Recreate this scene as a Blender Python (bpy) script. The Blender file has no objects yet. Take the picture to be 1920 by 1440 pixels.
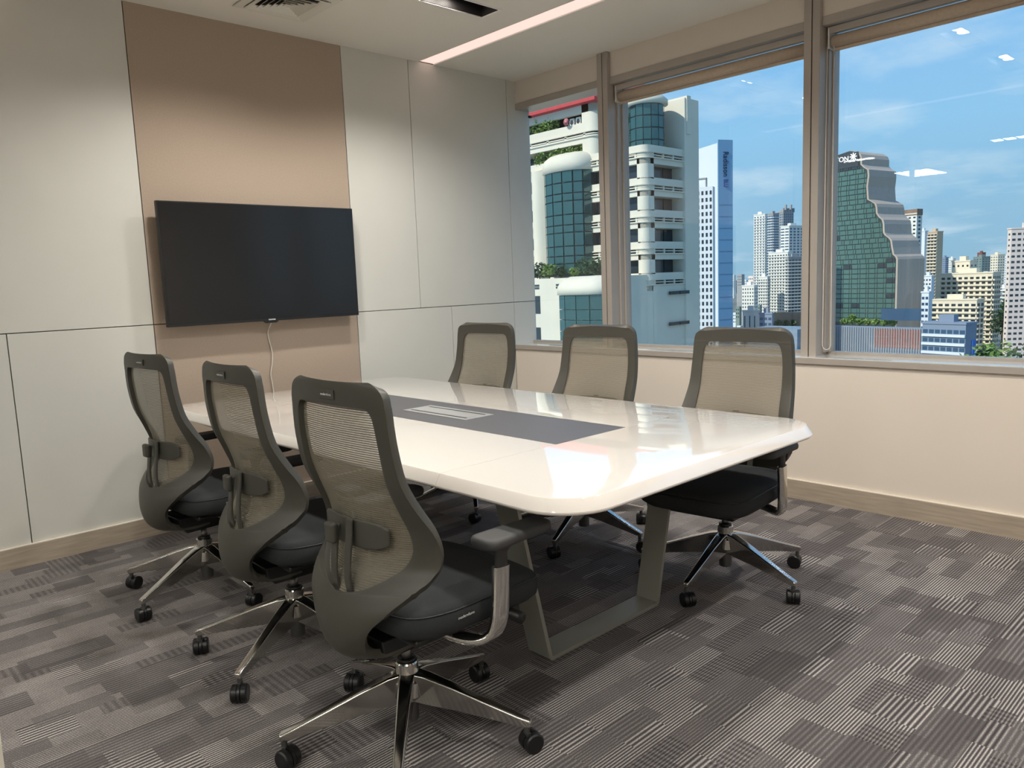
import bpy, bmesh, math, random
import numpy as np
from mathutils import Vector, Matrix

# ---------------------------------------------------------------- camera, world, sun, exposure
scene = bpy.context.scene
COL = scene.collection
CAM = np.array([-4.1442, -4.3611, 1.2982])
CR = np.array([0.72549, -0.68716, -0.03839]); CU = np.array([0.11727, 0.06846, 0.99074]); CF = np.array([0.67817, 0.72327, -0.13025])
FPX = 1440.9
cam_data = bpy.data.cameras.new('camera'); cam = bpy.data.objects.new('camera', cam_data); COL.objects.link(cam)
cam.matrix_world = Matrix(((CR[0], CU[0], -CF[0], CAM[0]), (CR[1], CU[1], -CF[1], CAM[1]), (CR[2], CU[2], -CF[2], CAM[2]), (0, 0, 0, 1)))
cam_data.sensor_width = 36.0; cam_data.lens = FPX * 36.0 / 1920.0
cam_data.clip_start = 0.02; cam_data.clip_end = 20000
scene.camera = cam
scene.view_settings.view_transform = 'Standard'
scene.view_settings.look = 'None'
scene.view_settings.gamma = 1.0
scene.view_settings.use_curve_mapping = False
scene.view_settings.exposure = 0.06

world = bpy.data.worlds.new('sky'); scene.world = world; world.use_nodes = True
wn = world.node_tree; wn.nodes.clear()
def wnode(t, **k):
    n = wn.nodes.new(t)
    for a, b in k.items(): setattr(n, a, b)
    return n
wout = wnode('ShaderNodeOutputWorld'); wbg = wnode('ShaderNodeBackground')
wtc = wnode('ShaderNodeTexCoord'); wsep = wnode('ShaderNodeSeparateXYZ')
wn.links.new(wtc.outputs['Generated'], wsep.inputs[0])
wramp = wnode('ShaderNodeValToRGB')
els = wramp.color_ramp.elements
els[0].position = 0.0; els[0].color = (.26, .46, .62, 1)
els[1].position = 1.0; els[1].color = (.10, .28, .62, 1)
for pos, c in ((0.06, (.27, .49, .68, 1)), (0.16, (.27, .54, .80, 1)), (0.30, (.20, .47, .83, 1))):
    e = els.new(pos); e.color = c
wn.links.new(wsep.outputs['Z'], wramp.inputs[0])
# clouds on a sheet overhead: direction / (z + k)
wadd = wnode('ShaderNodeMath', operation='ADD'); wadd.inputs[1].default_value = 0.16
wn.links.new(wsep.outputs['Z'], wadd.inputs[0])
wmax = wnode('ShaderNodeMath', operation='MAXIMUM'); wmax.inputs[1].default_value = 0.05
wn.links.new(wadd.outputs[0], wmax.inputs[0])
wcx = wnode('ShaderNodeMath', operation='DIVIDE'); wcy = wnode('ShaderNodeMath', operation='DIVIDE')
wn.links.new(wsep.outputs['X'], wcx.inputs[0]); wn.links.new(wmax.outputs[0], wcx.inputs[1])
wn.links.new(wsep.outputs['Y'], wcy.inputs[0]); wn.links.new(wmax.outputs[0], wcy.inputs[1])
wcmb = wnode('ShaderNodeCombineXYZ')
wn.links.new(wcx.outputs[0], wcmb.inputs[0]); wn.links.new(wcy.outputs[0], wcmb.inputs[1])
wnoi = wnode('ShaderNodeTexNoise'); wnoi.inputs['Scale'].default_value = 1.5; wnoi.inputs['Detail'].default_value = 7.0; wnoi.inputs['Roughness'].default_value = 0.58
wn.links.new(wcmb.outputs[0], wnoi.inputs['Vector'])
wcr = wnode('ShaderNodeValToRGB'); wcr.color_ramp.elements[0].position = 0.48; wcr.color_ramp.elements[1].position = 0.78
wcr.color_ramp.elements[0].color = (0, 0, 0, 1); wcr.color_ramp.elements[1].color = (.8, .8, .8, 1)
wn.links.new(wnoi.outputs['Fac'], wcr.inputs[0])
wmix = wnode('ShaderNodeMixRGB'); wmix.inputs[2].default_value = (.66, .78, .87, 1)
wn.links.new(wcr.outputs[0], wmix.inputs[0]); wn.links.new(wramp.outputs[0], wmix.inputs[1])
wn.links.new(wmix.outputs[0], wbg.inputs['Color']); wbg.inputs['Strength'].default_value = 1.15
wn.links.new(wbg.outputs[0], wout.inputs[0])

sun_data = bpy.data.lights.new('sun', 'SUN'); sun = bpy.data.objects.new('sun', sun_data); COL.objects.link(sun)
sun_data.energy = 4.6; sun_data.angle = math.radians(0.6); sun_data.color = (1.0, .93, .80)
SUN_TO = Vector((-0.70, 0.22, 0.60)).normalized()
sun.rotation_euler = SUN_TO.to_track_quat('Z', 'Y').to_euler()

# ---------------------------------------------------------------- helpers
def ray(px, py): return CF + (px - 960) / FPX * CR - (py - 720) / FPX * CU
def hitx(px, py, x): d = ray(px, py); return CAM + (x - CAM[0]) / d[0] * d
def hity(px, py, y): d = ray(px, py); return CAM + (y - CAM[1]) / d[1] * d
def azim(px): d = ray(px, 510); return math.atan2(d[1], d[0])
def z_at(px, py, dist): d = ray(px, py); return CAM[2] + dist * d[2] / math.hypot(d[0], d[1])

def srgb(r, g, b):
    f = lambda c: (c / 255) / 12.92 if c / 255 <= .04045 else ((c / 255 + .055) / 1.055) ** 2.4
    return (f(r), f(g), f(b), 1)

MATS = {}
def mat(name, color=(.5, .5, .5, 1), rough=.5, metal=0.0, spec=.5, noise=0.0, nscale=20.0, bump=0.0, bscale=200.0, stretch=(1, 1, 1), emit=None, estr=0.0, coat=0.0):
    if name in MATS: return MATS[name]
    m = bpy.data.materials.new(name); m.use_nodes = True; nt = m.node_tree
    b = nt.nodes['Principled BSDF']
    b.inputs['Roughness'].default_value = rough; b.inputs['Metallic'].default_value = metal
    b.inputs['Specular IOR Level'].default_value = spec; b.inputs['Base Color'].default_value = color
    b.inputs['Coat Weight'].default_value = coat; b.inputs['Coat Roughness'].default_value = .012
    tc = nt.nodes.new('ShaderNodeTexCoord'); mp = nt.nodes.new('ShaderNodeMapping'); mp.inputs['Scale'].default_value = stretch
    nt.links.new(tc.outputs['Object'], mp.inputs[0])
    n = nt.nodes.new('ShaderNodeTexNoise'); n.inputs['Scale'].default_value = nscale; n.inputs['Detail'].default_value = 5
    nt.links.new(mp.outputs[0], n.inputs['Vector'])
    mx = nt.nodes.new('ShaderNodeMixRGB'); mx.blend_type = 'MULTIPLY'; mx.inputs[1].default_value = color
    rp = nt.nodes.new('ShaderNodeValToRGB'); k = max(0.0, 1 - noise)
    rp.color_ramp.elements[0].color = (k, k, k, 1); rp.color_ramp.elements[0].position = .3
    rp.color_ramp.elements[1].color = (1, 1, 1, 1); rp.color_ramp.elements[1].position = .7
    mx.inputs[0].default_value = 1.0
    nt.links.new(n.outputs['Fac'], rp.inputs[0]); nt.links.new(rp.outputs[0], mx.inputs[2]); nt.links.new(mx.outputs[0], b.inputs['Base Color'])
    if bump > 0:
        n2 = nt.nodes.new('ShaderNodeTexNoise'); n2.inputs['Scale'].default_value = bscale; n2.inputs['Detail'].default_value = 3
        nt.links.new(mp.outputs[0], n2.inputs['Vector'])
        bp = nt.nodes.new('ShaderNodeBump'); bp.inputs['Strength'].default_value = bump; bp.inputs['Distance'].default_value = .002
        nt.links.new(n2.outputs['Fac'], bp.inputs['Height']); nt.links.new(bp.outputs[0], b.inputs['Normal'])
    if emit is not None:
        b.inputs['Emission Color'].default_value = emit; b.inputs['Emission Strength'].default_value = estr
    MATS[name] = m
    return m

def new_obj(name, bm, m, parent=None, smooth=False, loc=None):
    me = bpy.data.meshes.new(name); bmesh.ops.recalc_face_normals(bm, faces=bm.faces[:]); bm.to_mesh(me); bm.free()
    if m: me.materials.append(m)
    if smooth:
        for f in me.polygons: f.use_smooth = True
    o = bpy.data.objects.new(name, me); COL.objects.link(o)
    if parent: o.parent = parent
    if loc is not None: o.location = loc
    return o
def tag(o, label=None, cat=None, group=None, kind=None):
    if label: o['label'] = label
    if cat: o['category'] = cat
    if group: o['group'] = group
    if kind: o['kind'] = kind
    return o
def empty(name, loc=(0, 0, 0), rz=0.0):
    o = bpy.data.objects.new(name, None); COL.objects.link(o); o.location = loc; o.rotation_euler = (0, 0, rz); o.empty_display_size = .1
    return o
def copy_tree(o, parent=None):
    c = o.copy(); COL.objects.link(c); c.parent = parent
    for ch in o.children: copy_tree(ch, c)
    return c
def box(bm, x0, x1, y0, y1, z0, z1):
    v = [bm.verts.new(p) for p in ((x0, y0, z0), (x1, y0, z0), (x1, y1, z0), (x0, y1, z0), (x0, y0, z1), (x1, y0, z1), (x1, y1, z1), (x0, y1, z1))]
    for f in ((0, 3, 2, 1), (4, 5, 6, 7), (0, 1, 5, 4), (1, 2, 6, 5), (2, 3, 7, 6), (3, 0, 4, 7)): bm.faces.new([v[i] for i in f])
    return bm
def BX(name, x0, x1, y0, y1, z0, z1, m, parent=None, bevel=0.0):
    bm = bmesh.new(); box(bm, x0, x1, y0, y1, z0, z1)
    o = new_obj(name, bm, m, parent)
    if bevel > 0: bev(o, bevel)
    return o
def bev(o, w, seg=2, ang=30):
    md = o.modifiers.new('bevel', 'BEVEL'); md.width = w; md.segments = seg; md.limit_method = 'ANGLE'; md.angle_limit = math.radians(ang)
    for f in o.data.polygons: f.use_smooth = True
    wnm = o.modifiers.new('normals', 'WEIGHTED_NORMAL'); wnm.keep_sharp = False
    return o
def loft(bm, rings, cap=True, closed=True):
    vs = [[bm.verts.new(p) for p in r] for r in rings]
    n = len(vs[0])
    for a, b in zip(vs[:-1], vs[1:]):
        for i in range(n if closed else n - 1):
            j = (i + 1) % n; bm.faces.new((a[i], a[j], b[j], b[i]))
    if cap and closed: bm.faces.new(vs[0][::-1]); bm.faces.new(vs[-1])
    return vs
def circ(c, r, axis, n=20, r2=None):
    r2 = r if r2 is None else r2; out = []
    for i in range(n):
        a = 2 * math.pi * i / n; p, q = r * math.cos(a), r2 * math.sin(a)
        out.append({'z': (c[0] + p, c[1] + q, c[2]), 'y': (c[0] + p, c[1], c[2] + q), 'x': (c[0], c[1] + p, c[2] + q)}[axis])
    return out
def cyl(bm, c0, c1, r0, r1, axis='z', n=20): return loft(bm, [circ(c0, r0, axis, n), circ(c1, r1, axis, n)])
def tube(bm, pts, r, n=8, closed=False):
    pts = [Vector(p) for p in pts]; rings = []
    for i, p in enumerate(pts):
        a = pts[i - 1] if (i > 0 or closed) else p; b = pts[(i + 1) % len(pts)] if (i < len(pts) - 1 or closed) else p
        t = (b - a).normalized(); up = Vector((0, 0, 1)) if abs(t.z) < .9 else Vector((1, 0, 0))
        s = t.cross(up).normalized(); w = s.cross(t)
        rings.append([p + s * r * math.cos(2 * math.pi * k / n) + w * r * math.sin(2 * math.pi * k / n) for k in range(n)])
    if closed: rings.append(rings[0])
    loft(bm, rings, cap=not closed)
def cat(pts, n):
    P = np.array(pts, float); out = []
    for i in range(len(P) - 1):
        a, b, c, d = P[max(i - 1, 0)], P[i], P[i + 1], P[min(i + 2, len(P) - 1)]
        for k in range(n):
            t = k / n; out.append(.5 * (2 * b + (c - a) * t + (2 * a - 5 * b + 4 * c - d) * t * t + (3 * b - a - 3 * c + d) * t ** 3))
    out.append(P[-1]); return np.array(out)
def text_mesh(name, body, size, ext, m, parent, mw):
    cu = bpy.data.curves.new(name, 'FONT'); cu.body = body; cu.size = size; cu.extrude = ext; cu.align_x = 'CENTER'; cu.align_y = 'CENTER'
    t = bpy.data.objects.new(name + '_tmp', cu); COL.objects.link(t)
    bpy.context.view_layer.update()
    me = bpy.data.meshes.new_from_object(t.evaluated_get(bpy.context.evaluated_depsgraph_get()))
    bpy.data.objects.remove(t); bpy.data.curves.remove(cu)
    me.materials.clear(); me.materials.append(m); me.name = name
    o = bpy.data.objects.new(name, me); COL.objects.link(o); o.parent = parent; o.matrix_local = mw
    return o

def glass_mat(name, tint=(.96, .98, .98, 1), f0=.05, rough=0.0):
    m = bpy.data.materials.new(name); m.use_nodes = True; nt = m.node_tree; nt.nodes.clear()
    out = nt.nodes.new('ShaderNodeOutputMaterial'); tr = nt.nodes.new('ShaderNodeBsdfTransparent'); gl = nt.nodes.new('ShaderNodeBsdfGlossy')
    tr.inputs[0].default_value = tint; gl.inputs['Roughness'].default_value = rough
    lw = nt.nodes.new('ShaderNodeLayerWeight'); lw.inputs[0].default_value = .5
    pw = nt.nodes.new('ShaderNodeMath'); pw.operation = 'POWER'; pw.inputs[1].default_value = 5.0
    nt.links.new(lw.outputs['Facing'], pw.inputs[0])
    ma = nt.nodes.new('ShaderNodeMath'); ma.operation = 'MULTIPLY_ADD'; ma.inputs[1].default_value = 1 - f0; ma.inputs[2].default_value = f0
    nt.links.new(pw.outputs[0], ma.inputs[0])
    mx = nt.nodes.new('ShaderNodeMixShader'); nt.links.new(ma.outputs[0], mx.inputs[0]); nt.links.new(tr.outputs[0], mx.inputs[1]); nt.links.new(gl.outputs[0], mx.inputs[2])
    nt.links.new(mx.outputs[0], out.inputs[0]); MATS[name] = m; return m

# ---------------------------------------------------------------- materials of the room
M_panel = mat('grey_panel', srgb(203, 202, 194), .55, noise=.03, nscale=3)
M_tan = mat('tan_fabric', srgb(172, 155, 139), .85, spec=.2, noise=.10, nscale=140, bump=.25, bscale=500)
M_gap = mat('panel_gap', srgb(92, 88, 80), .9)
M_wall = mat('cream_paint', srgb(222, 211, 198), .6, noise=.02, nscale=2)
M_ceil = mat('ceiling_paint', srgb(226, 221, 210), .75, noise=.02, nscale=2)
M_alu = mat('taupe_aluminium', srgb(168, 160, 151), .38, metal=.0, spec=.5, noise=.03, nscale=8)
M_sill = mat('sill_stone', srgb(214, 213, 208), .12, noise=.03, nscale=30, coat=.6)  # sill top colour lightened to carry the bright sky reflection
M_gasket = mat('gasket', srgb(38, 34, 32), .8)
M_base = mat('washed_wood', srgb(178, 164, 146), .5, noise=.22, nscale=6, stretch=(1, 1, 14))
M_basetop = mat('skirting_top', srgb(226, 216, 202), .45)
M_glass = glass_mat('window_glass')
M_glass2 = glass_mat('partition_glass', (.97, .985, .98, 1), .05)
M_blind = mat('blind_fabric', srgb(192, 175, 155), .8, noise=.12, nscale=60)
M_white_pl = mat('white_plastic', srgb(222, 220, 214), .4)
M_black_pl = mat('black_plastic', srgb(22, 22, 23), .38)
M_table = mat('table_white', srgb(232, 226, 219), .05, spec=.5, coat=1.0)
M_inlay = mat('inlay_grey', srgb(84, 84, 88), .45, noise=.06, nscale=300)
M_silver = mat('silver_anodised', srgb(196, 197, 198), .3, metal=.6)
M_leg = mat('leg_powder_coat', srgb(136, 136, 128), .42, spec=.5)
M_frame = mat('chair_frame_plastic', srgb(66, 64, 57), .45, noise=.04, nscale=90, bump=.05, bscale=700)
M_lumbar = mat('lumbar_plastic', srgb(68, 67, 60), .45)
M_seat = mat('seat_fabric', srgb(56, 58, 60), .92, spec=.15, noise=.25, nscale=420, bump=.3, bscale=900)
M_chrome = mat('polished_aluminium', srgb(205, 203, 198), .12, metal=1.0)
M_steel = mat('grey_cylinder', srgb(120, 120, 118), .3, metal=.9)
M_pad = mat('arm_pad', srgb(52, 52, 52), .6)
M_caster = mat('caster_black', srgb(20, 20, 22), .35)
M_tvscreen = mat('screen', srgb(30, 30, 31), .16, spec=.45)
M_tvbody = mat('tv_body', srgb(20, 20, 21), .4)
M_letter = mat('pale_print', srgb(200, 202, 198), .5)

def mesh_mat():
    m = bpy.data.materials.new('chair_mesh'); m.use_nodes = True; nt = m.node_tree
    b = nt.nodes['Principled BSDF']; b.inputs['Base Color'].default_value = srgb(124, 117, 102); b.inputs['Roughness'].default_value = .7; b.inputs['Specular IOR Level'].default_value = .2
    out = nt.nodes['Material Output']; tr = nt.nodes.new('ShaderNodeBsdfTransparent'); mx = nt.nodes.new('ShaderNodeMixShader')
    tc = nt.nodes.new('ShaderNodeTexCoord'); wv = nt.nodes.new('ShaderNodeTexWave'); wv.wave_type = 'BANDS'; wv.bands_direction = 'Z'
    wv.inputs['Scale'].default_value = 52.0; wv.inputs['Distortion'].default_value = .25; wv.inputs['Detail'].default_value = 1.0
    nt.links.new(tc.outputs['Object'], wv.inputs['Vector'])
    rp = nt.nodes.new('ShaderNodeValToRGB'); rp.color_ramp.elements[0].position = .30; rp.color_ramp.elements[1].position = .52
    rp.color_ramp.elements[0].color = (.62, .62, .62, 1); rp.color_ramp.elements[1].color = (.96, .96, .96, 1)
    nt.links.new(wv.outputs['Fac'], rp.inputs[0]); nt.links.new(rp.outputs[0], mx.inputs[0])
    nt.links.new(tr.outputs[0], mx.inputs[1]); nt.links.new(b.outputs[0], mx.inputs[2]); nt.links.new(mx.outputs[0], out.inputs[0])
    return m
M_mesh = mesh_mat()

def carpet_mat():
    m = bpy.data.materials.new('carpet'); m.use_nodes = True; nt = m.node_tree; N = nt.nodes; L = nt.links
    b = N['Principled BSDF']; b.inputs['Roughness'].default_value = .95; b.inputs['Specular IOR Level'].default_value = .08
    tc = N.new('ShaderNodeTexCoord'); sp = N.new('ShaderNodeSeparateXYZ'); L.new(tc.outputs['Object'], sp.inputs[0])
    def M(op, a, c=None, d=None):
        n = N.new('ShaderNodeMath'); n.operation = op
        for i, v in enumerate((a, c, d)):
            if v is None: continue
            if isinstance(v, (int, float)): n.inputs[i].default_value = v
            else: L.new(v, n.inputs[i])
        return n.outputs[0]
    X, Y = sp.outputs['X'], sp.outputs['Y']
    def cells(w, h, seed, ox):
        row = M('FLOOR', M('DIVIDE', Y, h)); wr = N.new('ShaderNodeTexWhiteNoise'); wr.noise_dimensions = '2D'
        cb = N.new('ShaderNodeCombineXYZ'); L.new(row, cb.inputs[0]); cb.inputs[1].default_value = seed; L.new(cb.outputs[0], wr.inputs['Vector'])
        colm = M('FLOOR', M('ADD', M('DIVIDE', X, w), M('MULTIPLY', wr.outputs['Value'], ox)))
        wc = N.new('ShaderNodeTexWhiteNoise'); wc.noise_dimensions = '3D'; cb2 = N.new('ShaderNodeCombineXYZ')
        L.new(colm, cb2.inputs[0]); L.new(row, cb2.inputs[1]); cb2.inputs[2].default_value = seed + 3.7; L.new(cb2.outputs[0], wc.inputs['Vector'])
        return wc.outputs['Value'], wc.outputs['Color']
    v1, c1 = cells(.23, .075, 1.0, 5.0); v2, c2 = cells(.15, .13, 7.0, 4.0); v3, c3 = cells(.5, .5, 11.0, .0)
    # stripes along X
    s_f = M('MULTIPLY_ADD', M('SINE', M('MULTIPLY', Y, 2 * math.pi / .0098)), .5, .5)
    s_c = M('MULTIPLY_ADD', M('SINE', M('MULTIPLY', Y, 2 * math.pi / .0155)), .5, .5)
    r_b = M('MULTIPLY_ADD', M('SINE', M('MULTIPLY', X, 2 * math.pi / .024)), .5, .5)
    nz = N.new('ShaderNodeTexNoise'); nz.inputs['Scale'].default_value = 260; nz.inputs['Detail'].default_value = 2; L.new(tc.outputs['Object'], nz.inputs['Vector'])
    nzl = N.new('ShaderNodeTexNoise'); nzl.inputs['Scale'].default_value = 9; nzl.inputs['Detail'].default_value = 2; L.new(tc.outputs['Object'], nzl.inputs['Vector'])
    def mixv(f, a, c): return M('ADD', M('MULTIPLY', a, M('SUBTRACT', 1.0, f)), M('MULTIPLY', c, f))
    dark = M('GREATER_THAN', v1, .74); dark2 = M('GREATER_THAN', v2, .80); isdark = M('MAXIMUM', dark, dark2)
    coarse = M('GREATER_THAN', v2, .62); rib = M('MULTIPLY', M('LESS_THAN', v1, .20), M('LESS_THAN', v2, .75))
    stripe = mixv(coarse, s_f, s_c)
    stripe = M('POWER', stripe, 1.3)
    base = M('MULTIPLY_ADD', stripe, .58, .15)
    base = mixv(rib, base, M('ADD', M('MULTIPLY', base, .72), M('MULTIPLY', r_b, .13)))
    base = mixv(isdark, base, M('MULTIPLY_ADD', stripe, .20, .22))
    base = M('MULTIPLY', base, M('MULTIPLY_ADD', v1, .35, .82))
    base = M('MULTIPLY', base, M('MULTIPLY_ADD', nz.outputs['Fac'], 1.1, .45))
    base = M('MULTIPLY', base, M('MULTIPLY_ADD', nzl.outputs['Fac'], .3, .85))
    rp = N.new('ShaderNodeValToRGB'); e = rp.color_ramp.elements
    e[0].position = 0.05; e[0].color = srgb(52, 48, 49); e[1].position = .95; e[1].color = srgb(212, 206, 199)
    k = e.new(.38); k.color = srgb(110, 105, 104)
    L.new(base, rp.inputs[0]); L.new(rp.outputs[0], b.inputs['Base Color'])
    bp = N.new('ShaderNodeBump'); bp.inputs['Strength'].default_value = .5; bp.inputs['Distance'].default_value = .002
    L.new(base, bp.inputs['Height']); L.new(bp.outputs[0], b.inputs['Normal'])
    return m
M_carpet = carpet_mat()

# ---------------------------------------------------------------- room shell
H = 2.811; XL = -4.08; YB = -5.3
SEAM, TVB = 1.149, .106
tag(BX('floor', -11.5, .30, -6.5, 3.2, -.12, 0.0, M_carpet), kind='structure')

# ceiling: strips between the two light slots, slots recessed
S1 = (-.817, -.676); S2 = (-3.43, -3.29)
TROUGH = [(-1.345, -.995), (-2.405, -.995), (-1.345, -2.55), (-2.405, -2.55), (-1.345, -4.1), (-2.405, -4.1)]
TW, TD = .305, .076
bm = bmesh.new()
for a, b_ in ((XL - .08, S2[0]), (S1[1], .30)): box(bm, a, b_, YB, 0.02, H, H + .16)
for a, b_ in (S1, S2): box(bm, a, b_, YB, 0.02, H + .05, H + .16)
xs = [S2[1], -2.405 - TW, -2.405 + TW, -1.345 - TW, -1.345 + TW, S1[0]]
ys = [YB, -4.1 - TD, -4.1 + TD, -2.55 - TD, -2.55 + TD, -.995 - TD, -.995 + TD, 0.02]
for i in range(5):
    for j in range(7):
        if i in (1, 3) and j in (1, 3, 5): box(bm, xs[i], xs[i + 1], ys[j], ys[j + 1], H + .11, H + .16)
        else: box(bm, xs[i], xs[i + 1], ys[j], ys[j + 1], H, H + .16)
tag(new_obj('ceiling', bm, M_ceil), kind='structure')

# TV wall: dark backing with separate panels proud of it
wb = BX('wall_back', XL - .1, .236, .012, .16, 0, H + .16, M_gap); tag(wb, kind='structure')
V1, V2, V3, V4, V6 = -3.374, -2.693, -1.418, -.900, -.624
g = .0022
PZ = (TVB, SEAM, H)
def panel(x0, x1, z0, z1, m, name='wall_panel'):
    return BX(name, x0 + g, x1 - g, 0, .0118, z0 + g, z1 - (g if z1 < H else 0), m, wb, .0012)
panel(XL, V2, SEAM, H, M_panel); panel(XL, V1, .0, SEAM, M_panel); panel(V1, V2, .0, SEAM, M_panel)
panel(V2, V3, SEAM, H, M_tan, 'fabric_panel'); panel(V2, V3, .0, SEAM, M_tan, 'fabric_panel')
panel(V3, V4, SEAM, H, M_panel); panel(V4, 0, SEAM, H, M_panel); panel(V3, V6, .0, SEAM, M_panel); panel(V6, 0, .0, SEAM, M_panel)
panel(0, .238, SEAM, H, M_panel, 'reveal_panel'); panel(0, .238, .80, SEAM, M_panel, 'reveal_panel')
bb = BX('baseboard_back', XL, 0, -.016, 0, 0, TVB - .004, M_base); tag(bb, kind='structure')
BX('cap', XL, 0, -.016, 0, TVB - .004, TVB, M_basetop, bb)

# window wall
wr = BX('wall_right', 0, .30, YB, 0.0, 0, .785, M_wall); tag(wr, kind='structure')
br = BX('baseboard_right', -.016, 0, YB, -.016, 0, .108, M_base); tag(br, kind='structure')
BX('cap', -.016, 0, YB, -.016, .108, .112, M_basetop, br)
sill = BX('trim_1', -.014, .30, YB, 0.0, .785, .819, M_alu, bevel=.002); tag(sill, 'taupe window sill running below all the windows', kind='structure')
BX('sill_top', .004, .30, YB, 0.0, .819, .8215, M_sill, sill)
FX = .092
MULL = (-.880, -2.345, -3.81)
MW = .045
fas = tag(BX('trim_2', FX + .004, .30, YB, 0.0, 2.648, H, mat('fascia_panel', srgb(214, 205, 194), .6)), 'cream fascia above the windows', kind='structure')
edges = [0.0] + list(MULL) + [YB]
for i, my in enumerate(MULL):
    t = empty('trim_%d' % (3 + i)); tag(t, 'tall split aluminium mullion between two windows', kind='structure')
    BX('mullion_half', .062, .25, my + .003, my + MW, .82, H, M_alu, t, .002)
    BX('mullion_half', .062, .25, my - MW, my - .003, .82, H, M_alu, t, .002)
    BX('gasket', .07, .25, my - .003, my + .003, .82, H, M_gasket, t)
for i in range(4):
    a = edges[i] - (MW if i else 0.0); b_ = edges[i + 1] + (MW if i < 3 else 0)
    w = empty('window_%d' % (i + 1)); tag(w, kind='structure')
    BX('head_frame', .088, .25, b_, a, 2.602, 2.648, M_alu, w, .002)
    if i: BX('head_bead', .19, .25, b_, a, 2.588, 2.603, M_alu, w)
    BX('sill_bead', .20, .25, b_, a, .819, .838, M_alu, w)
    if i: BX('jamb', .15, .25, a - .014, a, .838, 2.577, M_alu, w, .001); BX('jamb', .19, .25, a - .026, a - .014, .838, 2.577, M_alu, w, .001)
    BX('jamb', .15, .25, b_, b_ + .014, .838, 2.577, M_alu, w, .001)
    BX('pane', .222, .230, b_ + .005, a - .005, .83, 2.61, M_glass, w)
    BX('latch', .19, .215, a - .05, a - .035, 2.55, 2.565, M_gasket, w)

# roller blinds, rolled up, in the second and third window (and the fourth beyond the frame)
BL = {1: 'rolled-up taupe roller blind in the window beside the curved condominium', 2: 'rolled-up taupe roller blind with chain in the rightmost window', 3: 'rolled-up taupe roller blind in the window nearest the doorway'}
for i in (1, 2, 3):
    a = edges[i] - MW; b_ = edges[i + 1] + (MW if i < 3 else 0)
    t = empty('roller_blind', (.155, (a + b_) / 2, 2.595)); tag(t, BL[i], 'blind', 'roller blinds')
    L = (a - b_) / 2 - .02
    BX('head_rail', -.035, -.02, -L - .005, L + .005, -.035, 0, M_alu, t)
    bm = bmesh.new(); loft(bm, [circ((0, -L + .012, -.072), .034, 'y', 28), circ((0, L - .012, -.072), .034, 'y', 28)]); new_obj('roll', bm, M_blind, t, True)
    BX('hem_bar', -.006, .006, -L + .012, L - .012, -.122, -.106, M_blind, t, .002)
    for s in (-1, 1): BX('bracket', -.036, .036, s * L - .004, s * L + .004, -.11, 0, M_white_pl, t, .003)
    if i >= 2:
        zt, zb = -.10, -1.74; pts = []
        for k in range(9): ang = math.pi * k / 8; pts.append((-.03, L - .012 + .024 * math.cos(ang), zb + .03 - .03 * math.sin(ang)))
        pts = [(-.03, L + .008, zt)] + pts + [(-.03, L - .03, zt)]
        bm = bmesh.new(); tube(bm, pts, .0022, 6); new_obj('chain', bm, M_white_pl, t, True)

# left glazed partition with the door opening the camera looks through, office beyond, rear wall
JY = -3.84
wl = empty('wall_left'); tag(wl, kind='structure')
M_jamb = mat('door_jamb_paint', srgb(214, 210, 198), .5)
BX('jamb_post', XL - .10, XL, JY, JY + .07, 0, H, M_jamb, wl)
BX('top_rail', XL - .09, XL - .02, YB, 0, 2.5, H + .1, M_jamb, wl); BX('bottom_rail', XL - .09, XL - .02, JY + .07, 0, 0, .12, M_jamb, wl)
for k in range(3):
    y0 = JY + .07 + k * 1.257
    BX('post', XL - .08, XL - .03, y0 + 1.217, y0 + 1.257, .12, 2.5, M_jamb, wl); BX('pane', XL - .06, XL - .05, y0, y0 + 1.217, .12, 2.5, M_glass2, wl)
BX('end_panel', XL - .09, XL - .02, YB, JY - 1.05, 0, 2.5, M_jamb, wl)
tag(BX('wall_front', XL - .1, .42, YB - .12, YB, 0, H + .16, M_wall), kind='structure')
tag(BX('wall_office', -11.6, -11.5, -6.5, 3.2, 0, H + .16, M_wall), kind='structure')
tag(BX('wall_office_far', -11.5, XL - .1, 3.2, 3.3, 0, H + .16, M_wall), kind='structure')
tag(BX('wall_office_near', -11.5, XL - .1, -6.6, -6.5, 0, H + .16, M_wall), kind='structure')
tag(BX('ceiling_office', -11.5, XL - .09, -6.5, 3.2, H, H + .1, M_ceil), kind='structure')
M_troff = mat('office_lamp', (1, .98, .93, 1), .5, emit=(1, .975, .92, 1), estr=18.0)
OFF = [(-8.9, .28), (-6.05, -1.65), (-8.9, -1.65), (-6.05, .28), (-6.05, -3.6), (-8.9, -3.6), (-4.95, -3.6), (-4.95, -5.4), (-6.05, -5.4), (-8.9, -5.4)]  # last four are unseen lamps added to fill the left side with light
OFFL = ['deepest row nearest the screen side', 'front row middle', 'deepest row middle', 'front row nearest the screen side', 'front row nearest the doorway side', 'deepest row nearest the doorway side', 'closest of all to the doorway', 'rearmost one beside the partition', 'rearmost one of the front row', 'rearmost one of the deepest row']
for (x, y), s in zip(OFF, OFFL):
    t = empty('office_ceiling_lamp', (x, y, H)); tag(t, 'louvred office ceiling lamp mirrored in the window glass, ' + s, 'lamp', 'office ceiling lamps beyond the glass partition')
    BX('housing', -.45, .45, -.28, .28, -.014, 0, M_white_pl, t)
    for k in range(4): BX('lamp_tube', -.42, .42, -.25 + k * .135, -.155 + k * .135, -.022, -.0141, M_troff, t)

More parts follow.
